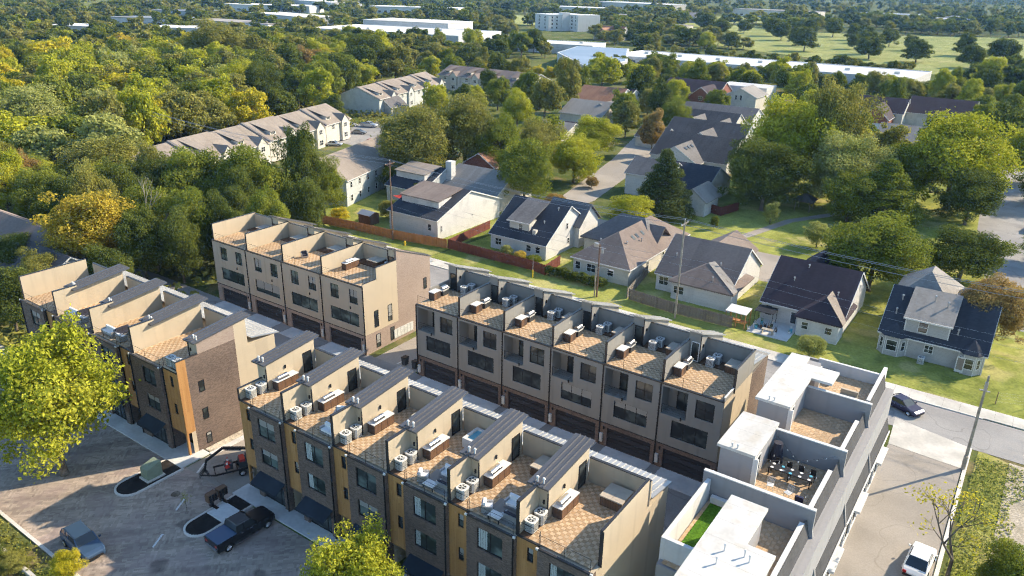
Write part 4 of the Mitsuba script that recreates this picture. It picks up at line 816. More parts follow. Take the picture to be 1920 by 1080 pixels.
h = House('cream house with brown-grey hip roof and skylights, fourth from the right behind the road')
h.hip(-59.3, -49.2, 103.2, 126.0, 3.0, 6.6, (-54.3, 109), (-54.3, 121), 'siding_cream', 'shingle_taupe')
h.part('cross_roof', lambda g: roof_hip(g, -63.5, -50.5, 113.5, 122.5, 3.0, 7.0, (-58.5, 118), (-54, 118)), 'shingle_slate'); h.part('cross_wall', lambda g: g.box(-63.3, -50.7, 113.7, 122.3, 0, 2.75), 'siding_cream')
h.part('side_roof', lambda g: roof_gable(g, -55.5, -50.3, 114.5, 121.5, 3.1, 5.9, 'x'), 'shingle_taupe')
h.win('S', -55.9, 1.6, 1.7, 1.4, 103.19, 2); h.win('S', -52.4, 1.6, 1.2, 1.2, 103.19); h.win('S', -58.4, 1.6, 1.0, 1.4, 103.19); h.win('E', 110, 1.7, .8, 1.3, -49.19); h.win('E', 116, 1.7, .8, 1.3, -49.19); h.win('E', 120.5, 1.7, .8, 1.3, -49.19)
h.vents([(-52.2, 108, 5.1), (-51.5, 112, 4.8), (-56.5, 107, 5.0)])
for y in (110.6, 112.0, 114.0): h.part('skylight', lambda g: g.slab([(-52.9, y, 5.78), (-52.2, y, 5.25), (-52.2, y + .6, 5.25), (-52.9, y + .6, 5.78)], .1), 'window_dark')

h = House('white house with navy roof, grey wall dormer and bay, behind the dark red fence')
h.gable(-77.6, -66.0, 105.2, 120.5, 3.0, 8.0, 'x', 'siding_white', 'shingle_navy')
h.part('dormer', lambda g: g.box(-74.6, -70.4, 106.6, 112, 3.0, 5.6), 'siding_cream')
h.part('dormer_roof', lambda g: g.slab([(-74.9, 106.1, 5.6), (-70.1, 106.1, 5.6), (-70.1, 112.9, 8.2), (-74.9, 112.9, 8.2)], .16), 'shingle_slate')
h.part('dormer_trim', lambda g: g.box(-74.9, -70.1, 106.02, 106.09, 5.4, 5.6), 'white_trim')
h.win('S', -72.2, 4.5, .9, 1.3, 106.59)
h.part('cross_roof', lambda g: roof_gable(g, -72.5, -64.8, 114.5, 121.5, 4.3, 7.4, 'x'), 'shingle_slate'); h.part('cross_wall', lambda g: walls_gable(g, -72, -65.0, 114.6, 121.4, 4.3, 7.3, 'x'), 'siding_white')
h.win('E', 112.0, 4.6, .7, 1.2, -65.99); h.win('E', 112.6, 1.8, .7, 1.1, -65.99); h.win('S', -69.5, 1.6, 1.0, 1.2, 105.19); h.win('S', -67.6, 1.6, 1.0, 1.2, 105.19); h.win('S', -76, 1.5, 1.4, 1.3, 105.19, 2)
h.vents([(-68.6, 108.6, 5.3), (-67.6, 111.5, 7.2)]); h.chimney(-69.2, 106.6, 2.8, 4.6, 'siding_cream', .35)

h = House('tall white house with blank gable wall and dark roof, left of the navy-roofed house')
h.gable(-99.5, -87.6, 102.2, 121.5, 3.9, 7.4, 'x', 'siding_white', 'shingle_navy')
h.part('dormer', lambda g: g.box(-98.8, -89.6, 105.0, 111, 4.0, 6.5), 'siding_white'); h.part('dormer_roof', lambda g: g.slab([(-99.1, 104.6, 6.5), (-89.3, 104.6, 6.5), (-89.3, 111.9, 7.65), (-99.1, 111.9, 7.65)], .16), 'shingle_taupe')
h.win('E', 103.3, 2.0, .5, 1.3, -87.59); h.win('E', 112.6, 2.6, .4, .5, -87.59, 1, 1); h.win('S', -89.5, 2.2, .9, 1.3, 102.19)
h = House('white house with a boxed white chimney, behind the blank-gabled house')
h.gable(-114, -104, 116.6, 132.0, 3.6, 7.0, 'x', 'siding_blue', 'shingle_navy'); h.chimney(-103.3, 125.2, 0, 8.6, 'siding_white', .75)
h.part('dormer', lambda g: g.box(-113.5, -105.5, 119.2, 124, 3.6, 6.4), 'siding_white'); h.part('dormer_roof', lambda g: g.slab([(-113.8, 118.8, 6.4), (-105.2, 118.8, 6.4), (-105.2, 124.6, 7.3), (-113.8, 124.6, 7.3)], .16), 'shingle_tan')
h.gable(-104, -89.5, 122.4, 136.0, 3.4, 7.2, 'x', 'siding_cream', 'shingle_ash', True)
h = House('brick-gabled house with rusty brown roof, half behind a round tree')
h.gable(-111, -102.3, 139.5, 152, 4.8, 7.4, 'y', 'brick_red', 'shingle_rust')
h = House('white house with grey roof, mostly behind the tall pine')
h.gable(-76.2, -66, 154.4, 164, 5.0, 7.6, 'x', 'siding_white', 'shingle_slate'); h.gable(-70, -57.5, 154.5, 170, 3.4, 7.2, 'x', 'siding_white', 'shingle_navy', True); h.win('S', -63, 1.8, .9, 1.2, 154.49)
h.part('garage_wing_wall', lambda g: walls_gable(g, -60.5, -54.5, 147.5, 155, 3.2, 5.4, 'y'), 'siding_white'); h.part('garage_wing_roof', lambda g: roof_gable(g, -60.5, -54.5, 147.5, 156, 3.2, 5.4, 'y'), 'shingle_ash')
h = House('white-gabled house with slate roof and skylights, beyond the pine')
h.gable(-84.5, -64, 185, 201, 3.2, 7.8, 'x', 'siding_white', 'shingle_dark'); h.gable(-82, -70, 180.5, 192, 3.0, 6.6, 'y', 'siding_white', 'shingle_slate', True); h.win('S', -66.5, 1.7, 1.2, 1.4, 180.49)
for y in (183, 185, 187): h.part('skylight', lambda g: g.slab([(-74.8, y, 6.25), (-74.0, y, 5.75), (-74.0, y + .8, 5.75), (-74.8, y + .8, 6.25)], .1), 'window_dark')
h = House('house with dark gables and pale rakes, second beyond the pine'); h.gable(-92, -69, 208, 224, 3.2, 7.8, 'x', 'siding_white', 'shingle_dark'); h.gable(-84, -74, 204, 215, 3.0, 6.4, 'y', 'siding_cream', 'shingle_slate', True); h.gable(-99, -90, 205, 213, 3.0, 5.4, 'x', 'siding_cream', 'shingle_dark', True)
h = House('house with twin dark gables, third beyond the pine'); h.gable(-99, -80, 232, 245, 3.2, 7.0, 'x', 'siding_cream', 'shingle_dark'); h.gable(-95, -87, 228, 240, 3.0, 6.2, 'y', 'siding_cream', 'shingle_slate', True); h.gable(-86, -79, 228, 240, 3.0, 5.8, 'y', 'siding_cream', 'shingle_slate', True)
h = House('long grey-roofed house with bright white end gable'); h.gable(-105, -80, 249, 263, 3.2, 6.6, 'x', 'siding_white', 'shingle_slate')
h = House('red brick house with dark roof and pale upper gable'); h.gable(-129, -106, 288, 302, 5.6, 9.4, 'x', 'brick_red', 'shingle_plum'); h.gable(-114, -106, 280, 292, 5.6, 8.6, 'y', 'brick_red', 'shingle_plum', True); h.win('S', -110, 4.6, 1.6, 1.6, 279.99, 2); h.win('S', -110, 1.6, 1.6, 1.8, 279.99, 2); h.win('S', -120, 4.2, 1.6, 1.6, 287.99, 2)
h = House('beige gabled house with a white flat roof behind'); h.gable(-104, -92, 289, 302, 5.6, 8.4, 'y', 'siding_cream', 'shingle_ash'); h.win('S', -99.5, 5.0, .9, 1.8, 288.99); h.win('S', -97.6, 5.0, .9, 1.8, 288.99); h.part('rear_wing', lambda g: g.box(-112, -93, 304, 316, 0, 7.4), 'siding_white')
h = House('house with small red brick gable and dark roof, left of the yellow-green tree'); h.gable(-53, -44.5, 279, 292, 4.2, 8.0, 'y', 'brick_red', 'shingle_plum'); h.gable(-62, -42, 290, 304, 5, 9, 'x', 'siding_cream', 'shingle_plum', True); h.part('garage_door', lambda g: g.box(-52, -46, 278.9, 278.99, .1, 2.6), 'white_trim')
h = House('house with dark roof behind the yellow-green tree'); h.gable(-42, -22, 296, 312, 5, 9.4, 'x', 'siding_cream', 'shingle_plum')
h = House('house with pale grey roof below the brick-gabled house'); h.gable(-42, -30, 248, 262, 3.2, 6.6, 'x', 'siding_cream', 'shingle_ash')
h = House('low house with grey and brown roofs between trees left of the lane'); h.gable(-126, -112, 184, 200, 3.2, 6.6, 'x', 'siding_cream', 'shingle_ash'); h.gable(-124, -116, 180, 192, 3, 5.6, 'y', 'brick_red', 'shingle_rust', True); h.gable(-118, -110, 190, 204, 3, 6, 'x', 'siding_cream', 'shingle_plum', True)
h = House('house with pale grey and navy roofs farther up the lane'); h.gable(-138, -122, 226, 242, 3.2, 6.8, 'x', 'siding_cream', 'shingle_ash'); h.gable(-132, -120, 232, 248, 3, 6.4, 'y', 'siding_white', 'shingle_slate', True)
h = House('house with brown and dark navy roof at the top of the lane'); h.gable(-150, -132, 254, 272, 3.4, 7.6, 'x', 'siding_blue', 'shingle_rust'); h.gable(-142, -130, 258, 274, 3.4, 7.2, 'x', 'siding_white', 'shingle_navy', True)
h = House('white house with dark roof among the trees at far left'); h.gable(-246, -229, 108, 118, 3.0, 6.0, 'x', 'siding_white', 'shingle_plum', ); h.win('S', -233, 1.6, 1.0, 1.2, 107.99)
h = House('low pinkish tan-roofed shed house at far left by the car'); h.gable(-222, -210, 93, 101, 2.2, 4.2, 'x', 'siding_cream', 'shingle_tan')
h = House('grey-roofed house at the left edge behind the front-left row'); h.gable(-152, -119, 46, 58, 3.6, 7.4, 'x', 'siding_white', 'shingle_taupe'); h.gable(-124, -112, 44, 54, 3.2, 6.4, 'x', 'siding_grey', 'shingle_dark', True); h.win('S', -120, 1.8, 1.1, 1.3, 43.99)
h = House('tiny gabled cottage among dark trees at upper left', 'cottage'); h.gable(-196, -188, 196, 204, 3, 5.6, 'y', 'siding_grey', 'shingle_slate')
# rows of gabled townhouses with dormers
def dormer_row(o, deg, n, w, d, ze, zr, roof, wall, names, grp, step=.0):
    for i in range(n):
        fr = rot((*o, 0), deg).sub((i * w, 0, step * (i % 2))); h = House(names.format(ORD[i]), 'dormer_townhouse', grp, fr)
        h.gable(.1, w - .1, 0, d, ze, zr, 'x', wall, roof, True, .5)
        sl = (zr - ze) / (d / 2); x = w * .3
        zf = ze + 1.5 * sl
        h.part('dormer', lambda g: walls_gable(g, x - 1.2, x + 1.2, 1.5, d * .45, zf + 1.1, zf + 1.12, 'y', zf - .3), wall)
        h.part('dormer_roof', lambda g: g.slab([(x - 1.5, 1.1, zf + 1.15), (x + 1.5, 1.1, zf + 1.15), (x + 1.5, d * .48, zr + .05), (x - 1.5, d * .48, zr + .05)], .12), roof)
        h.win('S', x, zf + .55, 1.7, .8, 1.49, 3, 1)
        x2 = w * .72
        h.part('gable_wall', lambda g: walls_gable(g, x2 - 1.7, x2 + 1.7, -.7, 2, ze + .1, ze + 1.7, 'y', 0), wall); h.part('gable_roof', lambda g: roof_gable(g, x2 - 1.7, x2 + 1.7, -.7, 3.6, ze + .1, ze + 1.75, 'y', .3, .12), roof)
        h.win('S', x2, ze - 1.2, 1.5, 1.3, -.71, 2); h.win('S', x2, 1.5, 1.8, 1.5, -.71, 2); h.win('S', x, ze - 1.2, 1.4, 1.3, -.01, 2)
        h.part('party_fin', lambda g: roof_gable(g, -.08, .08, 0, d, ze + .05, zr + .1, 'x', .5, .2), 'shingle_slate')
dormer_row((-151.5, 86.8), 104.5, 6, 12.6, 16, 5.6, 9.2, 'shingle_tan', 'siding_cream', '{} gabled unit from the near end of the tan-roofed row at upper left', 'tan-roofed row with dormers', .25)
dormer_row((-190.6, 193), 104.5, 4, 13.0, 17, 5.8, 9.2, 'shingle_tan', 'siding_blue', '{} gabled unit from the near end of the tan-roofed row by the car park', 'tan-roofed row by the car park', .2)
dormer_row((-222, 262), -2, 4, 12.0, 16, 6, 9.2, 'shingle_taupe', 'siding_cream', '{} gabled unit from the left in the dark-roofed row behind the big olive trees', 'dark-roofed row behind the olive trees')
for i, (a, b) in enumerate(((0, 15), (15.2, 30))):
    fr = rot((-116.8, 107.6, 0), 107); h = House(f'{["near", "far"][i]} half of the pale two-storey house whose brown roof is dappled with tree shade', 'suburban_house', None, fr)
    h.gable(a, b, 0, 15, 5.7, 9.0, 'x', 'siding_blue', 'shingle_tan', True, .5)
    for x in np.linspace(a + 2, b - 2, 4): h.win('S', x, 4.3, .9, 1.3, -.01); h.win('S', x, 1.5, .9, 1.4, -.01)

# ---------------------------------------------------------------- fences, hedge, sheds, yard things
def fence(key, pts, h, m, label, rails=True, post=2.4):
    k = thing(key, label, 'fence'); g = M(); r = random.Random(label)
    for a, b in zip(pts[:-1], pts[1:]):
        a, b = np.array(a, float), np.array(b, float); L = np.linalg.norm(b - a); d = (b - a) / L; nrm = np.array([-d[1], d[0]]); n = int(L / .15)
        for i in range(n):
            p, q = a + d * (i * L / n + .008), a + d * ((i + 1) * L / n - .008); o = nrm * r.uniform(-.006, .006); zz = h + r.uniform(-.03, .03)
            g.tbox([(*(p - nrm * .011 + o), .04), (*(q - nrm * .011 + o), .04), (*(q + nrm * .011 + o), .04), (*(p + nrm * .011 + o), .04)], [(*(p - nrm * .011 + o), zz), (*(q - nrm * .011 + o), zz), (*(q + nrm * .011 + o), zz), (*(p + nrm * .011 + o), zz)])
        for i in range(int(L / post) + 1):
            p = a + d * min(i * post, L); gp = M(); gp.box(p[0] - .055, p[0] + .055, p[1] - .09, p[1] - .015, 0, h + .06); add(k + '__post', gp, m)
        if rails: gr = M(); [gr.tbox([(*(a - nrm * .05), z), (*(b - nrm * .05), z), (*(b - nrm * .012), z), (*(a - nrm * .012), z)], [(*(a - nrm * .05), z + .09), (*(b - nrm * .05), z + .09), (*(b - nrm * .012), z + .09), (*(a - nrm * .012), z + .09)]) for z in (.35, h - .35)]; add(k + '__rail', gr, m)
    add(k + '__picket', g, m, kind='stuff')
fence('orange_fence', [(-112, 96.3), (-104, 97.2), (-95, 97.8), (-83.4, 99.8)], 1.75, 'fence_orange', 'orange-stained picket fence left of the dark red fence')
fence('red_fence', [(-83.2, 99.9), (-65.4, 99.9), (-62.3, 99.3), (-62.9, 105)], 1.8, 'fence_red', 'dark red plank fence behind the road in front of the white gable')
fence('yard_fence', [(-83.3, 100.2), (-84.4, 114)], 1.7, 'fence_red', 'dark fence running away from the road beside the blank white gable')
fence('grey_fence', [(-46.6, 98.5), (-39, 97.7), (-30.3, 98.0)], 1.8, 'fence_grey', 'weathered grey plank fence in front of the grey-brown-roofed house')
fence('side_fence', [(-47, 98.7), (-49, 110)], 1.7, 'fence_grey', 'weathered fence running back between two white houses')
fence('brown_fence', [(-134, 112), (-124, 109.5), (-121.8, 118)], 1.8, 'fence_orange', 'brown yard fence below the pale two-storey house')
fence('deck_fence', [(-56, 152), (-52, 150.5), (-50.5, 157)], 1.9, 'fence_red', 'red-brown fenced deck beside the white house by the pine')
t = thing('wire_fence', 'thin wire fence on dark posts along the grass at right', 'fence'); pts = [(2.0, 96.3), (5.2, 97.5), (8.4, 98.5), (11.6, 99.4), (20, 101)]
for x, y in pts: g = M(); g.tube((x, y, 0), (x, y, 1.6), .05, n=6); add(t + '__post', g, 'pole_brown')
g = M(); [g.path([(x, y, z) for x, y in pts], .008, 3) for z in (.4, .8, 1.2, 1.55)]; add(t + '__wire', g, 'wire_metal')
t = thing('garden_shed', 'small brown garden shed with pale roof behind the orange fence', 'shed'); g = M(); walls_gable(g, -106.8, -103.6, 101, 103.4, 2.0, 2.5, 'x'); add(t + '__wall', g, 'timber_brown'); g = M(); roof_gable(g, -106.8, -103.6, 101, 103.4, 2.0, 2.5, 'x', .2, .06); add(t + '__roof', g, 'metal_pale')
t = thing('white_canopy_shed', 'small wooden lean-to with bright white roof by the grey fence end', 'shed'); g = M(); g.slab([(-31.6, 98.4, 2.3), (-28.6, 98.4, 2.3), (-28.6, 100.8, 2.5), (-31.6, 100.8, 2.5)], .08); add(t + '__roof', g, 'white_trim')
g = M(); [g.box(x - .05, x + .05, y - .05, y + .05, 0, 2.25) for x in (-31.5, -30, -28.7) for y in (98.5, 100.7)]; g.box(-31.5, -28.7, 98.48, 98.54, .8, .9); g.box(-31.5, -28.7, 99.2, 100.0, .7, .78); add(t + '__frame', g, 'fence_orange')
t = thing('dog_house', 'small pale blue play house in the shaded yard behind the orange fence', 'play house'); g = M(); walls_gable(g, -98.6, -97.3, 104.2, 105.4, 1.1, 1.6, 'y'); add(t + '__wall', g, 'siding_blue'); g = M(); roof_gable(g, -98.6, -97.3, 104.2, 105.4, 1.1, 1.6, 'y', .12, .05); add(t + '__roof', g, 'plastic_blue'); g = M(); g.box(-98.2, -97.7, 104.15, 104.19, 0, .8); add(t + '__door', g, 'black_trim')
g = M(); rr = random.Random(11)
t = thing('patio', 'grey paved patio crowded with plants and furniture behind the plum-roofed house', 'patio'); g.box(-28.3, -22.7, 98.2, 103.8, 0, .1); add(t + '__slab', g, 'concrete_cool')
t = thing('patio_canopy', 'dark square canopy over the patio', 'canopy'); g = M(); g.slab([(-28.4, 101.2, 2.2), (-25.7, 101.2, 2.2), (-25.7, 103.4, 2.35), (-28.4, 103.4, 2.35)], .08); add(t + '__top', g, 'black_trim'); g = M(); [g.tube((x, y, .1), (x, y, 2.15), .035, n=5) for x in (-28.3, -25.8) for y in (101.3, 103.3)]; add(t + '__frame', g, 'black_trim')
POTS = []
for i in range(16):
    x, y = rr.uniform(-28.2, -23), rr.uniform(98.5, 101.5); hgt = rr.uniform(.4, 1.2); c = rr.choice(['white_trim', 'cushion_white', 'tub_cover', 'tub_brown', 'plastic_blue'])
    k = thing('garden_pot', 'pot', 'pot', 'pots and bits on the patio'); POTS.append((k, x, y)); g = M(); g.tube((x, y, .1), (x, y, .1 + hgt * .6), .15, .22, n=8); add(k + '__pot', g, c); g = M(); [g.tube((x, y, .1 + hgt * .5), (x + rr.uniform(-.3, .3), y + rr.uniform(-.3, .3), .1 + hgt * 1.2), .03, .01, n=3) for _ in range(6)]; add(k + '__stems', g, rr.choice(['turf', 'white_trim', 'bark']))
relabel(POTS, '{} pot from the left in the clutter on the grey patio')
t = thing('picnic_table', 'pale wooden table on the patio edge', 'table'); g = M(); g.box(-26.4, -24.8, 98.6, 99.3, .75, .82); [g.box(x, x + .06, 98.6, 99.3, .1, .75) for x in (-26.3, -25)]; add(t + '__top', g, 'pole_grey')
t = thing('triangle_sail', 'red triangular shade sail beside the white house with boxed chimney', 'shade'); g = M(); g.raw([(-109, 113, 2.6), (-104.5, 112.5, 2.3), (-106.5, 116, 2.9), (-109, 113, 2.55), (-104.5, 112.5, 2.25), (-106.5, 116, 2.85)], [[0, 1, 2], [3, 5, 4]]); add(t + '__cloth', g, 'canvas_red'); g = M(); [g.tube((x, y, 0), (x, y, z), .04, n=5) for x, y, z in ((-109, 113, 2.6), (-104.5, 112.5, 2.3), (-106.5, 116, 2.9))]; add(t + '__post', g, 'pole_grey')
t = thing('trash_can', 'dark round covered bin beside the white gable wall', 'bin'); g = M(); g.tube((-88.6, 100.6, 0), (-88.6, 100.6, .9), .9, .8, n=14); g.tube((-88.6, 100.6, .9), (-88.6, 100.6, 1.2), .8, .2, n=14); add(t + '__cover', g, 'black_trim')
t = thing('gazebo', 'small dark garden gazebo in the shade under the trees', 'gazebo'); g = M(); roof_hip(g, -41.2, -37.8, 164.6, 168, 2.4, 3.8, (-39.6, 166.3), (-39.4, 166.3)); add(t + '__roof', g, 'shingle_slate'); g = M(); [g.box(x - .06, x + .06, y - .06, y + .06, 0, 2.3) for x in (-41, -38) for y in (164.8, 167.8)]; add(t + '__post', g, 'pole_grey')

# ---------------------------------------------------------------- poles and wires
def pole(x, y, hh, m, label, arm=1, r=.15):
    k = thing('utility_pole', label, 'utility pole'); g = M(); g.tube((x, y, 0), (x, y, hh), r, r * .7, n=10); add(k + '__pole', g, m)
    if arm:
        g = M(); g.box(x - .06, x + .06, y - 1.2, y + 1.2, hh - .65, hh - .53); g.tube((x, y, hh - 1.3), (x, y + .9, hh - .6), .03, n=4); g.tube((x, y, hh - 1.3), (x, y - .9, hh - .6), .03, n=4); add(k + '__crossarm', g, m)
        for d in (-1.05, 0, 1.05): g = M(); zz = hh if d == 0 else hh - .53; g.tube((x, y + d, zz), (x, y + d, zz + .16), .07, .04, n=8); add(k + '__insulator', g, 'lamp_clear')
    return k
def wires(a, b, key, sag=.9, offs=(-1.05, 0, 1.05)):
    for d in offs:
        za, zb = (a[2] + (.16 if d == 0 else -.37)), (b[2] + (.16 if d == 0 else -.37)); pts = [(a[0] + (b[0] - a[0]) * s, a[1] + d + (b[1] - a[1]) * s, za + (zb - za) * s - sag * 4 * s * (1 - s)) for s in np.linspace(0, 1, 13)]
        g = M(); g.path(pts, .028, 4); add(key + '__wire', g, 'wire_metal')
P1 = pole(-94.3, 97.4, 14.8, 'pole_brown', 'tall brown utility pole at left, by the orange fence')
k = thing('utility_pole', 'short brown pole with transformer frame and street light arm in front of the cream house', 'utility pole'); P2 = k
g = M(); g.tube((-51, 96.4, 0), (-51, 96.4, 8.5), .14, .11, n=10); add(k + '__pole', g, 'pole_brown'); g = M(); g.tube((-51.35, 96.3, 0), (-51.35, 96.3, 4.6), .1, n=8); add(k + '__stub', g, 'pole_grey')
g = M(); g.box(-51.9, -50.0, 96.3, 96.4, 8.0, 8.1); g.box(-51.9, -51.2, 96.2, 96.6, 8.1, 8.6); g.tube((-50.4, 96.2, 7.3), (-50.4, 96.2, 7.9), .22, n=10); add(k + '__transformer', g, 'wire_metal'); g = M(); g.path([(-51, 96.3, 4.9), (-49.6, 95.6, 5.4), (-48.4, 95.2, 5.4)], .04); g.box(-48.6, -47.9, 95.05, 95.35, 5.3, 5.42); add(k + '__street_light', g, 'wire_metal')
P3 = pole(-38.1, 96.3, 14.8, 'pole_grey', 'tall grey utility pole with white insulators in the middle of the road verge')
k = thing('utility_pole', 'slim grey utility pole at the corner of the drive with a street light', 'utility pole'); g = M(); g.tube((.55, 79.5, 0), (.55, 79.5, 10.6), .17, .1, n=10); add(k + '__pole', g, 'pole_grey'); g = M(); g.box(.1, 1.0, 79.44, 79.56, 8.9, 9.0); g.box(.4, .7, 79.3, 79.5, 9.0, 9.9); add(k + '__bracket', g, 'wire_metal'); g = M(); g.tube((.55, 79.3, 0), (.55, 79.3, 1.6), .2, n=8); add(k + '__base_box', g, 'pole_grey')
wires((-94.3, 97.4, 14.8), (-38.1, 96.3, 14.8), P1, 1.0); wires((-38.1, 96.3, 14.8), (24, 96.8, 14.8), P3, 1.0); wires((-94.3, 97.4, 14.8), (-170, 99, 14.8), P1, 1.0)
for za, zb in ((9.2, 9.0), (8.2, 8.0), (6.6, 6.4)): g = M(); g.path([(-94.3 + 118 * s, 97.3 - .6 * s, za + (zb - za) * s - 3.6 * (.25 - (s * 2 % 1 - .5) ** 2)) for s in np.linspace(0, 1, 17)], .014, 4); add(P3 + '__cable', g, 'wire_metal')
g = M(); g.path([(-94.3, 97.4, 10), (-91, 106, 4.5)], .012, 3); g.path([(-38.1, 96.3, 9), (-42, 108, 4)], .012, 3); g.path([(-51, 96.4, 7), (-53, 103, 3.2)], .012, 3); add(P2 + '__service_drop', g, 'wire_metal')
k = thing('marker_post', 'thin pole with yellow sleeve at the end of the dark red fence', 'marker post'); g = M(); g.tube((-63.3, 97.2, 0), (-63.3, 97.2, 3.3), .04, n=6); add(k + '__rod', g, 'wire_metal'); g = M(); g.tube((-63.3, 97.2, 0), (-63.3, 97.2, 1.4), .08, n=6); add(k + '__sleeve', g, 'plastic_yellow')
k = thing('hydrant', 'yellow fire hydrant on the verge by the orange fence', 'hydrant'); g = M(); g.tube((-90.4, 96.4, 0), (-90.4, 96.4, .75), .16, .14, n=10); g.tube((-90.4, 96.4, .75), (-90.4, 96.4, .95), .15, .04, n=10); g.tube((-90.7, 96.4, .5), (-90.1, 96.4, .5), .08, n=8); add(k + '__body', g, 'plastic_yellow')

# ---------------------------------------------------------------- warehouses, office block and far roofs
def warehouse(label, fr, L, D, H, roof='ware_roof', wall='ware_white', docks=0, name='warehouse'):
    k = thing(name, label, name.replace('_', ' ')); g = M(fr); g.box(0, L, 0, D, 0, H); add(k + '__wall', g, wall)
    g = M(fr); g.box(.3, L - .3, .3, D - .3, H + .01, H + .12); add(k + '__roof', g, roof)
    g = M(fr)
    for a, b, c, d in ((-.1, L + .1, -.1, .3), (-.1, L + .1, D - .3, D + .1), (-.1, .3, .3, D - .3), (L - .3, L + .1, .3, D - .3)): g.box(a, b, c, d, H, H + .5)
    add(k + '__parapet', g, 'white_trim')
    for i in range(docks): x = L * (i + .6) / (docks + .2); g = M(fr); g.box(x - 2, x + 2, -.35, -.05, .8, 4.6); add(k + '__dock_door', g, 'paint_navy')
    r = random.Random(label)
    for i in range(int(L / 22)): x, y = L * (i + .5) / int(L / 22), r.uniform(.3, .7) * D; g = M(fr); g.box(x - 1.2, x + 1.2, y - 1, y + 1, H + .1, H + 1.3); add(k + '__rooftop_unit', g, 'ac_casing')
    return k
warehouse('long white warehouse with blue dock doors at upper centre', rot((-455, 392, 0), 9), 125, 62, 9, docks=5)
g = M(rot((-478, 470, 0), 9)); g.box(0, 80, 0, 40, 0, 11.5); k = thing('warehouse', 'second white warehouse behind the one with dock doors', 'warehouse'); add(k + '__wall', g, 'ware_white'); g = M(rot((-478, 470, 0), 9)); g.box(-.3, 80.3, -.3, 40.3, 11.5, 11.9); add(k + '__roof', g, 'ware_roof')
warehouse('low white commercial building right of the dock-door warehouse', rot((-330, 432, 0), 12), 80, 30, 5.5)
k = thing('warehouse', 'commercial building with broad blue-grey roof', 'warehouse'); pq = [(-187.8, 330), (-185.6, 368), (-220.8, 439), (-253, 432), (-238.6, 385)]
g = M(); g.prism(pq, 0, 6.6); add(k + '__wall', g, 'ware_white'); g = M(); g.prism([(-188.6, 332), (-187, 368), (-221.5, 437.5), (-251.5, 431), (-237.6, 385.8)], 6.6, 6.75); add(k + '__roof', g, 'ware_blue'); g = M(); E2 = Fr((-187.8, 330, 0), (.058, .998, 0), (-.998, .058, 0)); [g.raw(M(E2).box(4 + 7 * i, 8 + 7 * i, -.1, .05, 1, 4.5).done()[0], BOXF) for i in range(4)]; add(k + '__window', g, 'window_dark', kind='stuff')
warehouse('very long white-roofed warehouse below the park', rot((-212, 396, 0), -1.5), 157, 42, 6, docks=6)
def office(fr):
    k = thing('office_block', 'white mid-rise office block with columns of dark windows', 'office building'); g = M(fr); g.box(0, 26, 0, 40, 0, 14); g.box(26, 42, 22, 46, 0, 14.6); g.box(20, 27, 14, 22.1, 0, 16); add(k + '__wall', g, 'stucco_white')
    g = M(fr); g.box(-.3, 26.3, -.3, 40.3, 14, 14.5); add(k + '__parapet', g, 'white_trim')
    for z in (2, 5.2, 8.4, 11.2):
        for x in (7, 8.6, 18, 19.6): window(k, fr, x, x + 1.3, z, z + 1.9, 0, 1, 1, 'white_trim', 'window_dark', .1, .12)
        for y in (3, 8): window(k, fr.sub((26, 0, 0), (0, 1, 0), (-1, 0, 0)), y, y + 1.6, z, z + 1.9, 0, 1, 1, 'white_trim', 'window_dark', .1, .12)
        for x in (30, 31.6, 37): window(k, fr.sub((0, 22, 0)), x, x + 1.3, z, z + 1.9, 0, 1, 1, 'white_trim', 'window_dark', .1, .12)
office(rot((-427, 647, 0), -28))
r = random.Random(5); FAR = []
for (px, py, L, D, H) in ((-640, 300, 46, 22, 6), (-560, 330, 60, 26, 7), (-700, 380, 80, 30, 7), (-610, 400, 90, 26, 8), (-520, 395, 40, 24, 6), (-800, 470, 90, 34, 8), (-690, 520, 110, 34, 8), (-900, 640, 120, 40, 8), (-560, 560, 50, 24, 6), (-1000, 820, 140, 50, 9), (-760, 760, 120, 40, 8),
                          (-620, 980, 90, 36, 9), (-480, 860, 40, 24, 7), (-420, 1160, 120, 40, 9), (-260, 1230, 120, 36, 8), (-700, 1250, 160, 50, 10), (-150, 1150, 60, 26, 7), (-330, 720, 26, 16, 6)):
    k = thing('far_building', 'small pale commercial building among the trees near the horizon', 'building', 'pale far buildings'); FAR.append((k, px, py, L)); fr = rot((px, py, 0), r.uniform(-20, 35)); g = M(fr)
    g.box(0, L, 0, D, 0, H); add(k + '__wall', g, r.choice(['ware_white', 'stucco_white', 'siding_cream', 'siding_blue'])); g = M(fr); g.box(-.4, L + .4, -.4, D + .4, H, H + .5); add(k + '__roof', g, r.choice(['ware_roof', 'ware_roof', 'metal_pale', 'shingle_ash']))
    g = M(fr); [g.box(4 + 8 * i, 8 + 8 * i, -.1, .05, 1.2, 3.4) for i in range(int(L / 8) - 1)]; add(k + '__window', g, 'window_dark', kind='stuff')
relabel([q[:3] for q in FAR], '{} from the left of the pale flat-roofed buildings scattered near the horizon')
h = House('red-roofed house in the park right of the office block'); h.gable(-322, -298, 575, 592, 5, 10.5, 'x', 'siding_cream', 'shingle_rust'); h.gable(-316, -306, 568, 580, 5, 9.5, 'y', 'brick_red', 'shingle_rust', True)
h = House('white columned house at the top of the park'); h.gable(-405, -372, 905, 925, 7, 11, 'x', 'siding_white', 'shingle_ash')
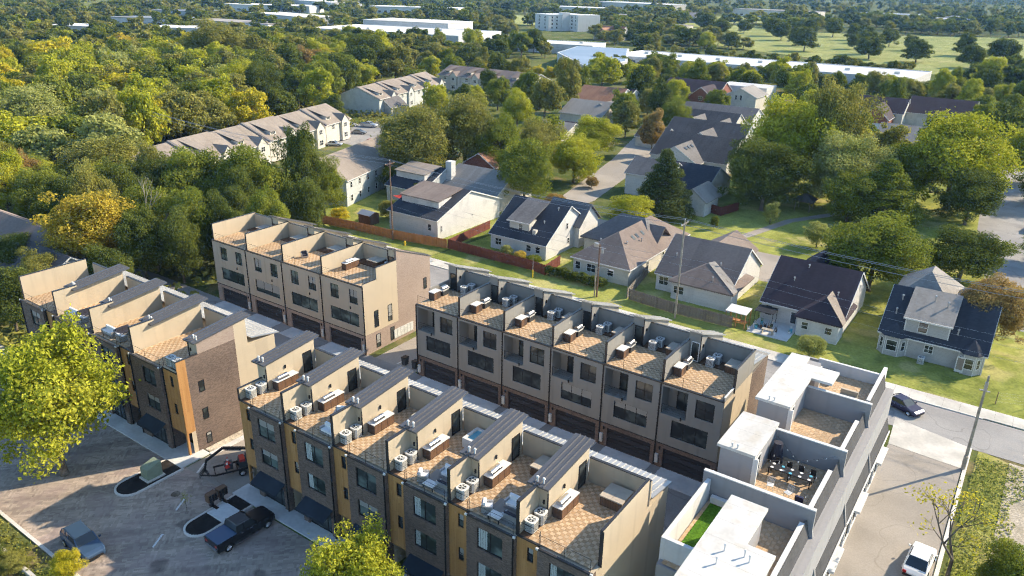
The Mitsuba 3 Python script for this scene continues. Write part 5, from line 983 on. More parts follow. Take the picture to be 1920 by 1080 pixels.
# hills near the horizon
def hills(key, r0, hmax, seed, m, amin, amax):
    n, q = 160, 10; A = np.linspace(amin, amax, n); v = []
    for i in range(q):
        rr = r0 + i * r0 * .06
        for a in A: v.append((rr * math.sin(a), rr * math.cos(a), hmax * math.sin(math.pi * i / (q - 1)) * (.35 + .9 * float(meshkit.fbm(np.array([a * 7, i * .15, seed]), 4)))))
    f = [[i * n + j, (i + 1) * n + j, (i + 1) * n + j + 1] for i in range(q - 1) for j in range(n - 1)] + [[i * n + j, (i + 1) * n + j + 1, i * n + j + 1] for i in range(q - 1) for j in range(n - 1)]
    struct(key, (np.array(v), np.array(f)[:, ::-1]), m)
hills('hills', 2700, 50, 2.0, 'leaf_hill', -1.4, .35)
# ---------------------------------------------------------------- trees
def leaf(name, c, c2, trans=.7):
    def fn(p, n, uv):
        big = fbm(p.x * .22, p.y * .22, p.z * .22); cl = noise(p.x * 1.1, p.y * 1.1, p.z * 1.1 + 7); f = cell_rand(dr.floor(p.x * 3.2), dr.floor(p.y * 3.2), dr.floor(p.z * 3.2))
        return mix(C3(c), C3(c2), dr.clip(.55 * smoothstep(.35, .65, big) + .4 * (cl - .3) + .35 * (f - .4), 0, 1)) * (.72 + .5 * f)
    scene['leaf_' + name] = {'type': 'principledthin', 'base_color': proc(fn), 'roughness': .55, 'diff_trans': trans, 'spec_trans': 0.0, 'eta': 1.35}
LEAF = {'dark': ((.095, .125, .03), (.20, .23, .05)), 'green': ((.165, .205, .032), (.32, .345, .058)), 'lime': ((.34, .37, .035), (.56, .54, .07)), 'yellow': ((.50, .45, .035), (.68, .58, .07)), 'golden': ((.46, .36, .05), (.64, .51, .09)),
        'olive': ((.215, .22, .05), (.40, .375, .10)), 'pale': ((.30, .335, .09), (.49, .49, .17)), 'rust': ((.31, .21, .07), (.47, .345, .13)), 'pine': ((.07, .10, .035), (.16, .19, .06)), 'hill': ((.06, .085, .04), (.09, .11, .05))}
for n_, (a, b) in LEAF.items(): leaf(n_, a, b)
def cards(P, O, size, r, spread=.75):
    """small folded leaf sprays at the points P, facing roughly along O"""
    n = len(P); N = O + spread * r.normal(size=(n, 3)); N /= np.linalg.norm(N, axis=1, keepdims=True)
    a = np.cross(N, r.normal(size=(n, 3))); a /= np.linalg.norm(a, axis=1, keepdims=True); b = np.cross(N, a)
    s = size * r.uniform(.65, 1.35, (n, 1)); w = .62
    v = np.stack([P - a * s, P - b * s * w + N * s * .18, P + a * s, P + b * s * w + N * s * .18], 1).reshape(-1, 3)
    i = np.arange(n)[:, None] * 4; return v, np.vstack([i + [0, 1, 2], i + [0, 2, 3]])
def crown(seed, nc, nl, size, kind='broad'):
    """leaf sprays for a tree of height 1 and spread 1 (radius .5); returns mesh and clump centres"""
    r = np.random.default_rng(seed); P, O, K = [], [], []
    for i in range(nc):
        if kind == 'pine':
            t = (i + r.random()) / nc; z = .12 + .86 * t; rad = .48 * (1 - t) ** .8 + .02; a = r.uniform(0, 2 * math.pi); q = rad * r.uniform(.45, 1)
            c = np.array([q * math.cos(a), q * math.sin(a), z - .10 * q]); cr = np.array([.12, .12, .045]) * (1.15 - .6 * t)
        else:
            d = r.normal(size=3); d /= np.linalg.norm(d); d[2] = d[2] if d[2] > -.75 else -d[2]
            f = r.uniform(.45, .92) * (1 + .16 * math.sin(3 * math.atan2(d[1], d[0]) + seed) + .1 * r.normal()); top = {'broad': .43, 'round': .44, 'tall': .45, 'wide': .38, 'low': .46, 'loose': .46}[kind]; zc = {'broad': .50, 'round': .49, 'tall': .51, 'wide': .54, 'low': .46, 'loose': .47}[kind]
            if kind == 'loose': f *= 1 + .24 * math.sin(2.3 * math.atan2(d[1], d[0]) + 5 * d[2]); f = f * .9
            c = np.array([d[0] * .40 * f, d[1] * .40 * f, zc + d[2] * top * f]); cr = r.uniform(.06, .15) * np.array([1, 1, .75]) * (.82 if kind == 'loose' else 1)
        K.append(c); n = int(nl / nc * (cr[0] / .105) ** 2) + 1
        e = r.normal(size=(n, 3)); e /= np.linalg.norm(e, axis=1, keepdims=True); rr = r.uniform(.35, 1.05, (n, 1)) ** .6
        rr = rr * (1 + .25 * r.normal(size=(n, 1)) * (r.random((n, 1)) > .8))
        P.append(c + e * rr * cr); o = e + .5 * (c - [0, 0, .5]) / .4 + [0, 0, .25]; O.append(o / np.linalg.norm(o, axis=1, keepdims=True))
    return cards(np.vstack(P), np.vstack(O), size, r), np.array(K)
def trunk(K, seed, limbs, r0=.022, base=.0, n=7):
    g = M(); r = random.Random(seed); top = np.array([r.uniform(-.03, .03), r.uniform(-.03, .03), .62]); mid = np.array([r.uniform(-.02, .02), r.uniform(-.02, .02), .3])
    g.tube((0, 0, -.02), (0, 0, .03), r0 * 1.6, r0 * 1.1, n); g.tube((0, 0, .03), mid, r0 * 1.1, r0 * .85, n); g.tube(mid, top, r0 * .85, r0 * .35, n)
    for c in K[:limbs]:
        t = r.uniform(.15, .9); s = mid + (top - mid) * t; e = s + (c - s) * .9; m = s + (e - s) * .5 + [0, 0, -.03]
        g.tube(s, m, r0 * .4, r0 * .26, 5, False); g.tube(m, e, r0 * .26, r0 * .08, 5, False)
    return g.done()
FILES = {}
def group(kind, lod, var, col, bark='bark'):
    """shapegroup of a crown and a trunk; crowns of one shape share their file between colours"""
    key = f'tree_{kind}_{lod}_{var}_{col}_{bark}'
    if key not in scene:
        if (kind, lod, var) not in FILES:
            nc, nl, size, limbs = {'near': (150, 36000, .0115, 40), 'mid': (85, 8000, .026, 12), 'far': (34, 1500, .055, 3), 'speck': (16, 420, .095, 0)}[lod]
            if kind == 'pine': nc = int(nc * 1.6)
            c, K = crown(100 * var + {'near': 1, 'mid': 2, 'far': 3, 'speck': 4}[lod] + len(kind) * 7, nc, nl, size, kind)
            FILES[kind, lod, var] = (mikit.ply(c), mikit.ply(trunk(K, var, limbs, .02, n=8 if lod == 'near' else 5), smooth=True))
        c, t = FILES[kind, lod, var]; ref = lambda n: {'type': 'ref', 'id': n}
        scene[key] = {'type': 'shapegroup', 'crown': {**c, 'bsdf': ref('leaf_' + col)}, 'trunk': {**t, 'bsdf': ref(bark)}}
    return key
def plant(name, x, y, h_, r, kind, lod, col, label, cat='tree', group_=None, deg=None, z=0.0, kind_=None):
    rr = random.Random(f'{x:.1f}{y:.1f}'); key = free(name); gk = group(kind, lod, rr.randrange(3 if lod != 'near' else 2), col)
    scene[key] = {'type': 'instance', 'to_world': X4().translate([x, y, z]).rotate([0, 0, 1], rr.uniform(0, 360) if deg is None else deg).scale([2 * r, 2 * r, h_]), 'g': {'type': 'ref', 'id': gk}}
    if label: lab(key, label, cat, group_)
    return key
TREES = [  # x, y, height, radius, shape, colour, level, label
 (-214.4, 91.1, 19.4, 12.5, 'low', 'pale', 'near', 'big pale green tree at the left edge, above the parked silver car'),
 (-337.4, 156.6, 20.8, 13, 'broad', 'yellow', 'mid', 'broad bright yellow tree in the woods at upper left'),
 (-350.9, 144.1, 17.2, 7.4, 'broad', 'yellow', 'mid', 'yellow tree cut by the left edge high in the woods'),
 (-161.3, 61.4, 14.5, 5.2, 'broad', 'lime', 'near', 'bright lime tree cut by the left edge in the middle'),
 (-167.5, 68.5, 11.8, 4.2, 'broad', 'rust', 'near', 'brownish thin tree beside the lime tree at the left edge'),
 (-234.4, 114.7, 17.7, 8.2, 'broad', 'dark', 'mid', 'dark tree right behind the white house at far left'),
 (-264, 164.8, 18.8, 10.9, 'broad', 'olive', 'mid', 'olive tree left of the huge dark tree in the woods'),
 (-310, 214, 27, 18, 'broad', 'olive', 'near', 'huge dark olive tree standing above all the woods'),
 (-262.7, 225.8, 18.1, 8.7, 'broad', 'rust', 'mid', 'orange-brown autumn tree at the right side of the woods'),
 (-208.7, 123.7, 14.6, 9.4, 'round', 'lime', 'near', 'rounded lime-yellow tree above the tan roofs'),
 (-369.9, 204.8, 19.5, 10.6, 'broad', 'golden', 'mid', 'golden orange tree far up in the woods'),
 (-224.5, 160.7, 19, 9.3, 'broad', 'lime', 'near', 'lime tree just below the huge olive tree'),
 (-216.4, 165, 18.9, 8, 'tall', 'dark', 'near', 'dark green tree right above the tan-roofed row'),
 (-213.6, 138.2, 15.9, 7.2, 'broad', 'green', 'near', 'mid green tree tucked behind the middle of the tan roofs'),
 (-154.8, 77.7, 15.4, 10.5, 'low', 'olive', 'near', 'wide olive tree in front of the near end of the tan roofs'),
 (-126.4, 80.3, 17.6, 8.2, 'low', 'green', 'near', 'tall leafy green tree behind the back-left townhouses, left of a pair'),
 (-118.3, 85.8, 17.5, 7.8, 'low', 'green', 'near', 'tall leafy green tree behind the back-left townhouses, right of a pair'),
 (-114.2, 94.3, 20, 4.8, 'tall', 'dark', 'near', 'dark narrow tree rising between the tan row and the pale house'),
 (-114.6, 99.4, 12.6, 4.8, 'broad', 'green', 'near', 'green tree touching the left end of the pale two-storey house'),
 (-118.4, 54.8, 15.1, 9.2, 'loose', 'golden', 'near', 'golden yellow tree behind the front-left townhouses'),
 (-109.5, 58.5, 12.5, 4.6, 'tall', 'dark', 'near', 'dark green tree between the golden tree and the back-left row'),
 (-110.3, 67.2, 15.2, 5.6, 'low', 'green', 'near', 'slender green tree left of the back-left row'),
 (-101.7, 69.7, 11.3, 3.6, 'broad', 'dark', 'near', 'low dark tree against the left end of the back-left row'),
 (-116, 46.5, 8.5, 4.6, 'loose', 'olive', 'near', 'olive tree overhanging the dark roof at the left edge'),
 (-126, 47.5, 9, 5, 'loose', 'dark', 'near', 'dark tree before the grey-roofed house at the left edge'),
 (-104.5, 50.5, 9.5, 4.2, 'broad', 'dark', 'near', 'dark shrubby tree behind the first front-left townhouse'),
 (-106, 38, 10, 5, 'broad', 'dark', 'near', 'dark tree at the left end of the front-left row'),
 (-70.0, 26.1, 16.2, 8.0, 'loose', 'lime', 'near', 'big bright lime tree over the paved court at lower left'),
 (-33.0, 29.0, 10.4, 4.6, 'loose', 'lime', 'near', 'yellow-green tree at the bottom edge in front of the centre row'),
 (-55.3, 19.2, 3.2, 1.4, 'broad', 'yellow', 'near', 'low yellow-green bush by the front of the blue car'),
 (-67.5, 16.6, 5.5, 2.6, 'broad', 'yellow', 'near', 'yellow bush in the planting strip at the left edge'),
 (-62.2, 16.0, 2.8, 2.0, 'broad', 'dark', 'near', 'dark shrub in the planting strip at lower left'),
 (-60.2, 17.2, 1.8, 1.6, 'broad', 'olive', 'near', 'low olive shrub along the kerb at lower left'),
 (-47.5, 178, 24.5, 11.5, 'low', 'lime', 'near', 'tallest lime-topped tree standing right of the long street'),
 (-40, 184, 26.5, 9.4, 'tall', 'olive', 'near', 'tall ragged olive tree joined to the lime-topped one'),
 (-14.9, 186.8, 22.5, 12.6, 'low', 'lime', 'near', 'big yellow-green tree left of the street at the right edge'),
 (-24.4, 166.9, 13, 8.6, 'pine', 'green', 'near', 'feathery mid green conifer in front of the yellow-green tree'),
 (-46.7, 160.1, 17, 9.8, 'low', 'dark', 'near', 'dark rounded tree shading the lawn by the footpath'),
 (-33.9, 172.6, 18.5, 10.2, 'low', 'pale', 'near', 'pale green tree behind the feathery conifer'),
 (-18, 125.1, 13.4, 9.2, 'low', 'green', 'near', 'bright green tree directly behind the plum-roofed house'),
 (-6.8, 138.1, 10.4, 7.9, 'low', 'dark', 'near', 'dark dome-shaped tree beside the street at right'),
 (-.6, 112.2, 10.7, 5.6, 'wide', 'rust', 'near', 'brown-topped tree at the right corner of the grey bay-window house'),
 (-61.2, 141.8, 14.2, 6.4, 'pine', 'pine', 'near', 'tall dark pine in front of the white house in the middle'),
 (-63, 131.2, 7.3, 5.4, 'low', 'lime', 'near', 'bright rounded small tree behind the cream house'),
 (-87.8, 130.7, 15.8, 7.2, 'low', 'green', 'near', 'round green tree behind the navy-roofed house, left of the street'),
 (-90.4, 155.5, 12.8, 7.2, 'low', 'lime', 'near', 'lime tree on the left side of the street, nearest of three'),
 (-100.1, 182, 12.9, 7.8, 'low', 'lime', 'near', 'lime tree on the left side of the street, middle of three'),
 (-89.8, 196.5, 12.5, 4.1, 'tall', 'rust', 'mid', 'thin brownish tree at the bend of the street'),
 (-95.6, 223.9, 12.7, 6.9, 'broad', 'green', 'near', 'green tree at the top end of the street'),
 (-107, 214.2, 11.8, 5.4, 'broad', 'olive', 'mid', 'olive tree on the left side of the street, farthest of three'),
 (-118.3, 131.1, 19, 10.5, 'low', 'olive', 'near', 'large olive tree beside the dappled brown roof'),
 (-114.6, 144.1, 21.6, 10.5, 'low', 'olive', 'near', 'tallest olive tree of the cluster in the middle'),
 (-106.7, 146.4, 17, 7.9, 'low', 'green', 'near', 'green tree at the right side of the olive cluster'),
 (-139.1, 201.9, 13.3, 6.2, 'broad', 'lime', 'near', 'lime tree above the olive cluster'),
 (-143.3, 224.4, 15.5, 6.7, 'broad', 'olive', 'mid', 'dark olive tree right of the dark-roofed row'),
 (-144.7, 242.6, 19.4, 5.9, 'tall', 'olive', 'mid', 'tall dark olive tree left of the yellow roadside tree'),
 (-165.2, 304.3, 16.2, 9.7, 'broad', 'lime', 'mid', 'yellow-green tree in front of the blue-grey commercial roof'),
 (-131.4, 274.3, 16.2, 8.1, 'round', 'dark', 'mid', 'dark rounded tree behind the end of the street'),
 (-100.4, 272.1, 10, 6.5, 'round', 'green', 'mid', 'green tree between the brick house and the beige gable'),
 (-8.6, 250.6, 16.7, 8.8, 'broad', 'dark', 'mid', 'dark tree at the right edge above the street'),
 (-20.9, 316.5, 11, 7.8, 'broad', 'green', 'mid', 'green tree behind the big yellow-green tree at right'),
 (-250.9, 248.8, 23.5, 11.8, 'broad', 'dark', 'near', 'dark tree above the near end of the car-park row'),
 (-242.6, 256.5, 19.2, 9.4, 'broad', 'olive', 'mid', 'olive tree behind the middle of the car-park row'),
 (-257.8, 242.4, 15.8, 8.9, 'broad', 'lime', 'mid', 'yellow-green tree left of the dark one above the car-park row'),
 (-42, 151.4, 4.7, 1.9, 'round', 'pale', 'near', 'small pale shrubby tree beside the footpath'),
 (-30.4, 142, 5, 3.2, 'wide', 'pale', 'near', 'low pale round tree on the open lawn'),
 (-49.7, 140.8, 3, 1.1, 'round', 'dark', 'near', 'tiny dark tree alone on the lawn'),
 (-19, 95.6, 3.2, 2.3, 'round', 'pale', 'near', 'pale bush at the roadside before the plum-roofed house'),
 (-202.5, 159.8, 12.5, 6.4, 'broad', 'dark', 'mid', 'dark tree behind the far end of the tan-roofed row'),
 (-190, 170.6, 10.1, 5, 'tall', 'dark', 'mid', 'small dark tree at the far corner of the tan-roofed row'),
 (-262.6, 214.6, 20.1, 10.7, 'broad', 'dark', 'mid', 'dark tree left of the orange-brown one'),
 (-300.4, 228, 20.8, 11.9, 'broad', 'olive', 'mid', 'olive tree behind the huge one in the woods'),
 (-198.6, 97.7, 13.4, 7, 'broad', 'dark', 'near', 'dark tree beside the white house at far left'),
 (-84.6, 153.9, 2.8, 2, 'round', 'rust', 'mid', 'small reddish shrub on the street verge'),
 (-83.4, 135.8, 2.7, 2.8, 'wide', 'rust', 'near', 'low brown-green bush beside the street corner lawn'),
 (-72.3, 102.6, 2.4, 1.5, 'round', 'pale', 'near', 'white-flowering bush in front of the navy-roofed house, left'),
 (-69.2, 102.0, 2.2, 1.4, 'round', 'golden', 'near', 'golden bush in front of the navy-roofed house, right'),
 (-66.5, 102.4, 1.8, 1.6, 'wide', 'green', 'near', 'low green shrub inside the corner of the dark red fence'),
 (5.6, 60.6, 5.6, 3.2, 'broad', 'green', 'near', 'dense green bush at the bottom right corner'),
 (3.9, 56.8, 4.2, 2.6, 'broad', 'lime', 'near', 'lime bush beside the green one at the bottom right'),
 (-104.2, 107, 4, 2.8, 'broad', 'olive', 'near', 'olive garden shrub left of the shed'),
 (-100, 109, 3, 2.4, 'broad', 'pale', 'near', 'pale garden shrub behind the play house'),
 (-110.5, 99.5, 3, 2.2, 'round', 'yellow', 'near', 'small yellow bush behind the orange fence'),
 (-115.5, 121.5, 7, 4.2, 'broad', 'dark', 'near', 'dark leafy tree by the white house with boxed chimney'),
 (-106.5, 118.5, 5, 3.2, 'broad', 'dark', 'near', 'dark shrub below the boxed white chimney'),
 (-53, 172, 14, 8, 'low', 'dark', 'near', 'dark tree at the left foot of the tallest lime-topped tree'),
 (-30, 163, 12, 6.5, 'low', 'green', 'near', 'green tree between the dark rounded tree and the feathery conifer'),
 (-24, 182, 15, 8, 'low', 'green', 'near', 'mid green tree between the feathery conifer and the yellow-green tree'),
 (-10, 176, 13, 7.5, 'low', 'dark', 'near', 'dark tree at the right foot of the big yellow-green tree'),
 (4.5, 158, 8, 5, 'low', 'green', 'near', 'green tree at the right edge across the street'),
 (3.5, 205, 13, 8, 'low', 'dark', 'near', 'dark tree overhanging the street at the right edge'),
 (-2, 226, 15, 9, 'low', 'lime', 'near', 'lime tree at the right edge above the street'),
 (-104, 161, 14, 8, 'low', 'olive', 'near', 'olive tree on the left verge between the two lime street trees'),
 (-127, 140, 16, 8.5, 'low', 'olive', 'near', 'olive tree at the left side of the olive cluster'),
 (-96, 141, 12, 6.5, 'low', 'lime', 'near', 'lime tree right of the olive cluster, behind the round green tree'),
]
for x, y, h_, r_, k_, c_, l_, t_ in TREES: plant('shrub' if h_ < 4.5 else 'tree', x, y, h_, r_, k_, l_, c_, t_, 'shrub' if h_ < 4.5 else 'tree')
# hedge in front of the cream house, row of yellow trees
for i in range(9): plant('hedge_shrub', -61.6 + 1.15 * i, 99.6 + .3 * (i % 3), 1.9, 1.15, 'round', 'mid', 'dark', f'{ONES[i]} dark shrub from the left in the hedge before the cream house', 'shrub', 'hedge before the cream house')
for i in range(7): plant('yellow_tree', -238 + 6.5 * i, 309 + 1.2 * i, 7.5, 4.2, 'round', 'mid', 'yellow', f'{ONES[i]} small bright yellow tree from the left in the row beyond the dark-roofed row', 'tree', 'row of yellow trees')
# dead tree and a thin branching tree
def branching(seed, depth=5, spread=.55):
    g = M(); r = random.Random(seed); tips = []
    def go(p, d, L, rad, n):
        q = p + d * L; g.tube(p, q, rad, rad * .68, 6 if n > 2 else 4, False)
        if n == 0: tips.append(q); return
        for _ in range(r.choice((2, 3)) if n > 1 else 2):
            e = d + spread * np.array([r.gauss(0, 1), r.gauss(0, 1), r.gauss(.12, .5)]); e /= np.linalg.norm(e); go(q, e, L * r.uniform(.62, .85), rad * .62, n - 1)
    go(np.zeros(3), np.array([0, 0, 1.0]), .34, .022, depth); return g.done(), np.array(tips)
b, tips = branching(3, 5, .34); s = X4().translate([-113.0, 62.5, 0]).scale([13.5, 13.5, 13.5])
k = thing('dead_tree', 'bare leafless pale tree behind the front-left townhouses', 'tree'); add(k + '__trunk', b, 'bark_pale', to_world=s)
b, tips = branching(8, 5, .5); rg = np.random.default_rng(2); s = X4().translate([1.4, 60.2, 0]).scale([9.5, 9.5, 8])
k = thing('thin_tree', 'thin branching tree with sparse yellow leaves beside the white car at lower right', 'tree'); add(k + '__trunk', b, 'bark', to_world=s)
P = np.repeat(tips, 9, 0) + rg.normal(size=(len(tips) * 9, 3)) * .045; add(k + '__leaves', cards(P, rg.normal(size=P.shape) * .4 + [0, 0, .6], .013, rg), 'leaf_yellow', kind='stuff', to_world=s)
# the woods, street trees, park trees and everything to the horizon
def inside(p, poly):
    x, y = p; c = False; n = len(poly)
    for i in range(n):
        (a, b), (d, e) = poly[i], poly[i - 1]
        if (b > y) != (e > y) and x < (d - a) * (y - b) / (e - b + 1e-12) + a: c = not c
    return c
KEEP = [[(-98, 15), (60, 15), (60, 128), (-125, 128), (-125, 60), (-98, 60)], [(-160, 40), (-108, 40), (-108, 60), (-160, 60)],
        [(-165, 100), (-108, 100), (-118, 142), (-140, 140)], [(-152, 84), (-176, 90), (-208, 166), (-168, 162)], [(-208, 186), (-190, 150), (-142, 142), (-138, 178), (-176, 206), (-192, 200)],
        [(-218, 188), (-178, 190), (-192, 250), (-236, 246)], [(-226, 246), (-170, 244), (-170, 282), (-226, 284)], [(-108, 138), (-72, 138), (-90, 246), (-112, 246)],
        [(-80, 148), (-20, 126), (20, 110), (20, 340), (-22, 340), (-8, 210), (-30, 160), (-56, 182), (-62, 200), (-84, 204)], [(-112, 200), (-60, 200), (-66, 270), (-112, 270)],
        [(-470, 385), (-320, 385), (-300, 480), (-400, 540), (-500, 520)], [(-340, 425), (-240, 440), (-245, 480), (-340, 470)], [(-260, 325), (-180, 322), (-176, 375), (-215, 448), (-262, 440)],
        [(-220, 380), (-45, 375), (-45, 446), (-220, 450)], [(-445, 620), (-330, 480), (-290, 470), (-355, 690), (-440, 700)], [(-310, 440), (-225, 440), (-225, 530), (-310, 530)], [(-250, 104), (-205, 86), (-188, 74), (-215, 70)], [(-62, 244), (-24, 244), (-20, 316), (-64, 316)], [(-135, 280), (-85, 276), (-90, 320), (-135, 320)],
        [(-158, 180), (-108, 180), (-112, 204), (-128, 276), (-154, 276)]]
taken = [(t[0], t[1], t[3]) for t in TREES]
for _, a, b, L in FAR:
    for f in (1.0, .94, .88): taken.append((a * f + L * .35, b * f + 10, L * .55))
rs = random.Random(21)
def ok(x, y, r, gap=.62):
    if any(inside((x, y), q) for q in KEEP): return False
    return all((x - a) ** 2 + (y - b) ** 2 > (gap * (r + c)) ** 2 for a, b, c in taken)
LAND = {'huge dark olive tree': (-310, 214), 'white house at far left': (-238, 113), 'tan dormer row at upper left': (-176, 128), 'far end of the tan dormer row': (-190, 160), 'tan row by the car park': (-200, 218), 'dark-roofed dormer row': (-198, 265), 'car park': (-170, 166), 'tiny gabled cottage': (-192, 200),
        'orange-brown autumn tree': (-263, 226), 'rounded lime tree above the tan roofs': (-209, 124), 'golden orange tree in the far woods': (-370, 205), 'broad bright yellow tree': (-337, 157), 'big pale tree at left': (-214, 91), 'dock-door warehouse': (-390, 430), 'low commercial building': (-290, 450), 'blue-grey commercial roof': (-215, 400),
        'very long white warehouse': (-130, 416), 'office block': (-410, 650), 'brick-gabled house by the yellow-green tree': (-48, 288), 'dark-roofed house at upper right': (-32, 304), 'big yellow-green tree at right': (-15, 187), 'tall lime-topped tree': (-47, 178), 'pale dappled house': (-123, 122), 'golden yellow tree': (-118, 55), 'back-left townhouses': (-98, 68), 'grey-roofed house at left edge': (-135, 52),
        'olive cluster in the middle': (-115, 140), 'top of the long street': (-98, 222), 'house at the top of the lane': (-141, 263), 'red brick house with pale gable': (-118, 294), 'white end gable': (-92, 256), 'meadow by the office block': (-360, 650), 'sunny park meadow': (-140, 620), 'pale commercial buildings at far left': (-600, 380), 'house with twin dark gables': (-90, 238), 'red-roofed park house': (-310, 583), 'parked silver car at far left': (-199, 86)}
WORD = {'dark': 'dark green', 'olive': 'olive', 'lime': 'lime-green', 'yellow': 'yellow', 'green': 'mid green', 'golden': 'golden-brown', 'pale': 'pale green'}
used = {}
def where(x, y, r, c):
    first = None
    for n_, (a, b) in sorted(LAND.items(), key=lambda q: (q[1][0] - x) ** 2 + (q[1][1] - y) ** 2)[:14]:
        dx, dy = x - a, y - b; la, de = .818 * dx + .575 * dy, -.57 * dx + .82 * dy; far = math.hypot(dx, dy)
        d = ('right of' if la > 0 else 'left of') if abs(la) > abs(de) else ('behind' if de > 0 else 'in front of')
        for near in (('close ' if far < 22 else 'well ' if far > 45 else ''), ):
            t = f'{"small " if r < 5.6 else "large " if r > 8.6 else ""}{WORD[c]} tree {near}{d} the {n_}'; first = first or t
            if t not in used: used[t] = 1; return t, None
    used[first] += 1; return first, f'{WORD[c]} trees by the {first.split(" the ")[-1]} {len(first) % 7}'
def scatter(n, rmin, rmax, amin, amax, lod, hr, rad, cols, name, extra=None, gap=.62, tries=40):
    made = 0
    for _ in range(n * tries):
        if made >= n: break
        d = math.sqrt(rs.uniform(rmin ** 2, rmax ** 2)); a = math.radians(rs.uniform(amin, amax)); x, y = d * math.sin(a), d * math.cos(a); r = rs.uniform(*rad)
        if not ok(x, y, r, gap) or (extra and not extra(x, y)): continue
        c = rs.choice(cols); h_ = rs.uniform(*hr); taken.append((x, y, r)); made += 1
        t, g_ = where(x, y, r, c); plant(name, x, y, h_, r, rs.choice(('broad', 'round', 'broad', 'tall')), lod, c, t, 'tree', g_)
    return made
notfield = lambda x, y: not any(inside((x, y), f) for f in FIELDS)
BACK = [(-136, 57), (-99, 61), (-99.5, 85), (-114, 93), (-142, 84)]; MIDL = [(-196, 58), (-140, 56), (-120, 70), (-140, 77), (-170, 70), (-190, 76)]
KEEP[0:1] = [[(-165, 80), (-112, 92), (-108, 150), (-146, 190), (-182, 172)], [(-210, 445), (-20, 440), (10, 580), (-160, 580), (-230, 520)], [(-98, 15), (60, 15), (60, 128), (-112, 128), (-112, 94), (-98, 86)]]
scatter(14, 60, 190, -75, -40, 'near', (12, 17), (4.0, 6.0), ['dark', 'dark', 'dark', 'green', 'olive'], 'tree', lambda x, y: inside((x, y), BACK), .5, 400)
scatter(14, 100, 230, -80, -40, 'near', (8, 12), (4.5, 7), ['dark', 'olive', 'olive', 'green', 'lime'], 'tree', lambda x, y: inside((x, y), MIDL), .55, 400)
scatter(165, 195, 420, -72, -44, 'mid', (13, 20), (6.5, 10.5), ['dark', 'dark', 'green', 'olive', 'olive', 'green', 'lime', 'lime', 'lime', 'pale', 'yellow'], 'woods_tree', notfield, .5, 60)
scatter(75, 200, 400, -44, 2, 'mid', (9, 15), (4.5, 7.5), ['dark', 'green', 'green', 'lime', 'olive'], 'yard_tree', notfield)
scatter(85, 400, 640, -72, 4, 'mid', (10, 17), (6, 10), ['dark', 'dark', 'green', 'olive', 'lime'], 'park_edge_tree', notfield, .7)
for x, y, h_, r_ in ((-262, 700, 17, 11), (-228, 742, 18, 12), (-262, 760, 14, 9), (-205, 690, 16, 10), (-178, 640, 15, 9), (-158, 590, 18, 11), (-135, 640, 13, 7), (-118, 600, 17, 9), (-142, 712, 16, 9), (-108, 560, 16, 12), (-80, 560, 15, 11), (-160, 745, 15, 8), (-100, 660, 12, 7), (-62, 640, 17, 9), (-36, 600, 16, 13), (-185, 780, 17, 11), (-210, 800, 16, 10), (-14, 660, 15, 11), (-300, 760, 18, 11), (-330, 820, 17, 11), (-48, 545, 14, 10), (-120, 690, 15, 9)):
    plant('park_tree', x, y, h_, r_, 'round', 'mid', 'dark', 'dark rounded tree standing alone on the sunny park meadow with a long shadow', 'tree', 'single trees on the park meadow'); taken.append((x, y, r_))
relabel([(k, x, y) for k, x, y in [(k, *np.array(scene[k]['to_world'].matrix)[:2, 3]) for k in list(scene) if k.startswith('park_tree') and 'edge' not in k]], '{} from the left of the lone dark trees on the sunny park meadow')
for i in range(20):
    t = i / 19; x, y = -212 + 165 * t + rs.uniform(-3, 3), 384 - 3 * t + rs.uniform(-6, 4)
    c = rs.choice(('dark', 'green', 'olive')); plant('screen_tree', x, y, rs.uniform(6.5, 10), rs.uniform(4.5, 7), 'low', 'mid', c, f'{ONES[i]} tree from the left screening the front of the very long warehouse', 'tree', 'trees screening the long warehouse')
for i in range(24):
    t = i / 23; x, y = -215 + 150 * t + rs.uniform(-4, 4), 452 + 2 * t + rs.uniform(-4, 5); plant('hedgerow_tree', x, y, rs.uniform(7, 11), rs.uniform(4, 6.5), 'round', 'far', rs.choice(('dark', 'olive')), f'{ONES[i]} tree from the left in the line behind the very long white warehouse', 'tree', 'tree line behind the long warehouse')
n0 = len(scene); inst = [0]
def far_woods(n, rmin, rmax, lod, hr, rad, cols, gap):
    m = 0
    for _ in range(n * 12):
        if m >= n: break
        d = rmin * (rmax / rmin) ** rs.random(); a = math.radians(rs.uniform(-73, 4)); x, y = d * math.sin(a), d * math.cos(a); r = rs.uniform(*rad)
        if not notfield(x, y) or not ok(x, y, r, gap) or meshkit.noise(np.array([x / 90, y / 90, 3.0])) < .16: continue
        m += 1; inst[0] += 1; taken.append((x, y, r)) if len(taken) < 900 else None
        rr = random.Random(inst[0]); gk = group(rr.choice(('broad', 'round')), lod, rr.randrange(3), rr.choice(cols))
        scene[f'far_woods__{inst[0]:03d}'] = {'type': 'instance', 'to_world': X4().translate([x, y, 0]).rotate([0, 0, 1], rr.uniform(0, 360)).scale([2 * r, 2 * r, rr.uniform(*hr)]), 'g': {'type': 'ref', 'id': gk}}
far_woods(620, 420, 950, 'far', (9, 17), (6, 10.5), ['dark', 'dark', 'green', 'olive', 'olive'], .5)
far_woods(1500, 850, 2900, 'speck', (10, 18), (8, 15), ['dark', 'dark', 'olive', 'green'], .4)
lab('far_woods', 'far woods and tree belts reaching to the hazy horizon', 'woods', None, 'stuff')
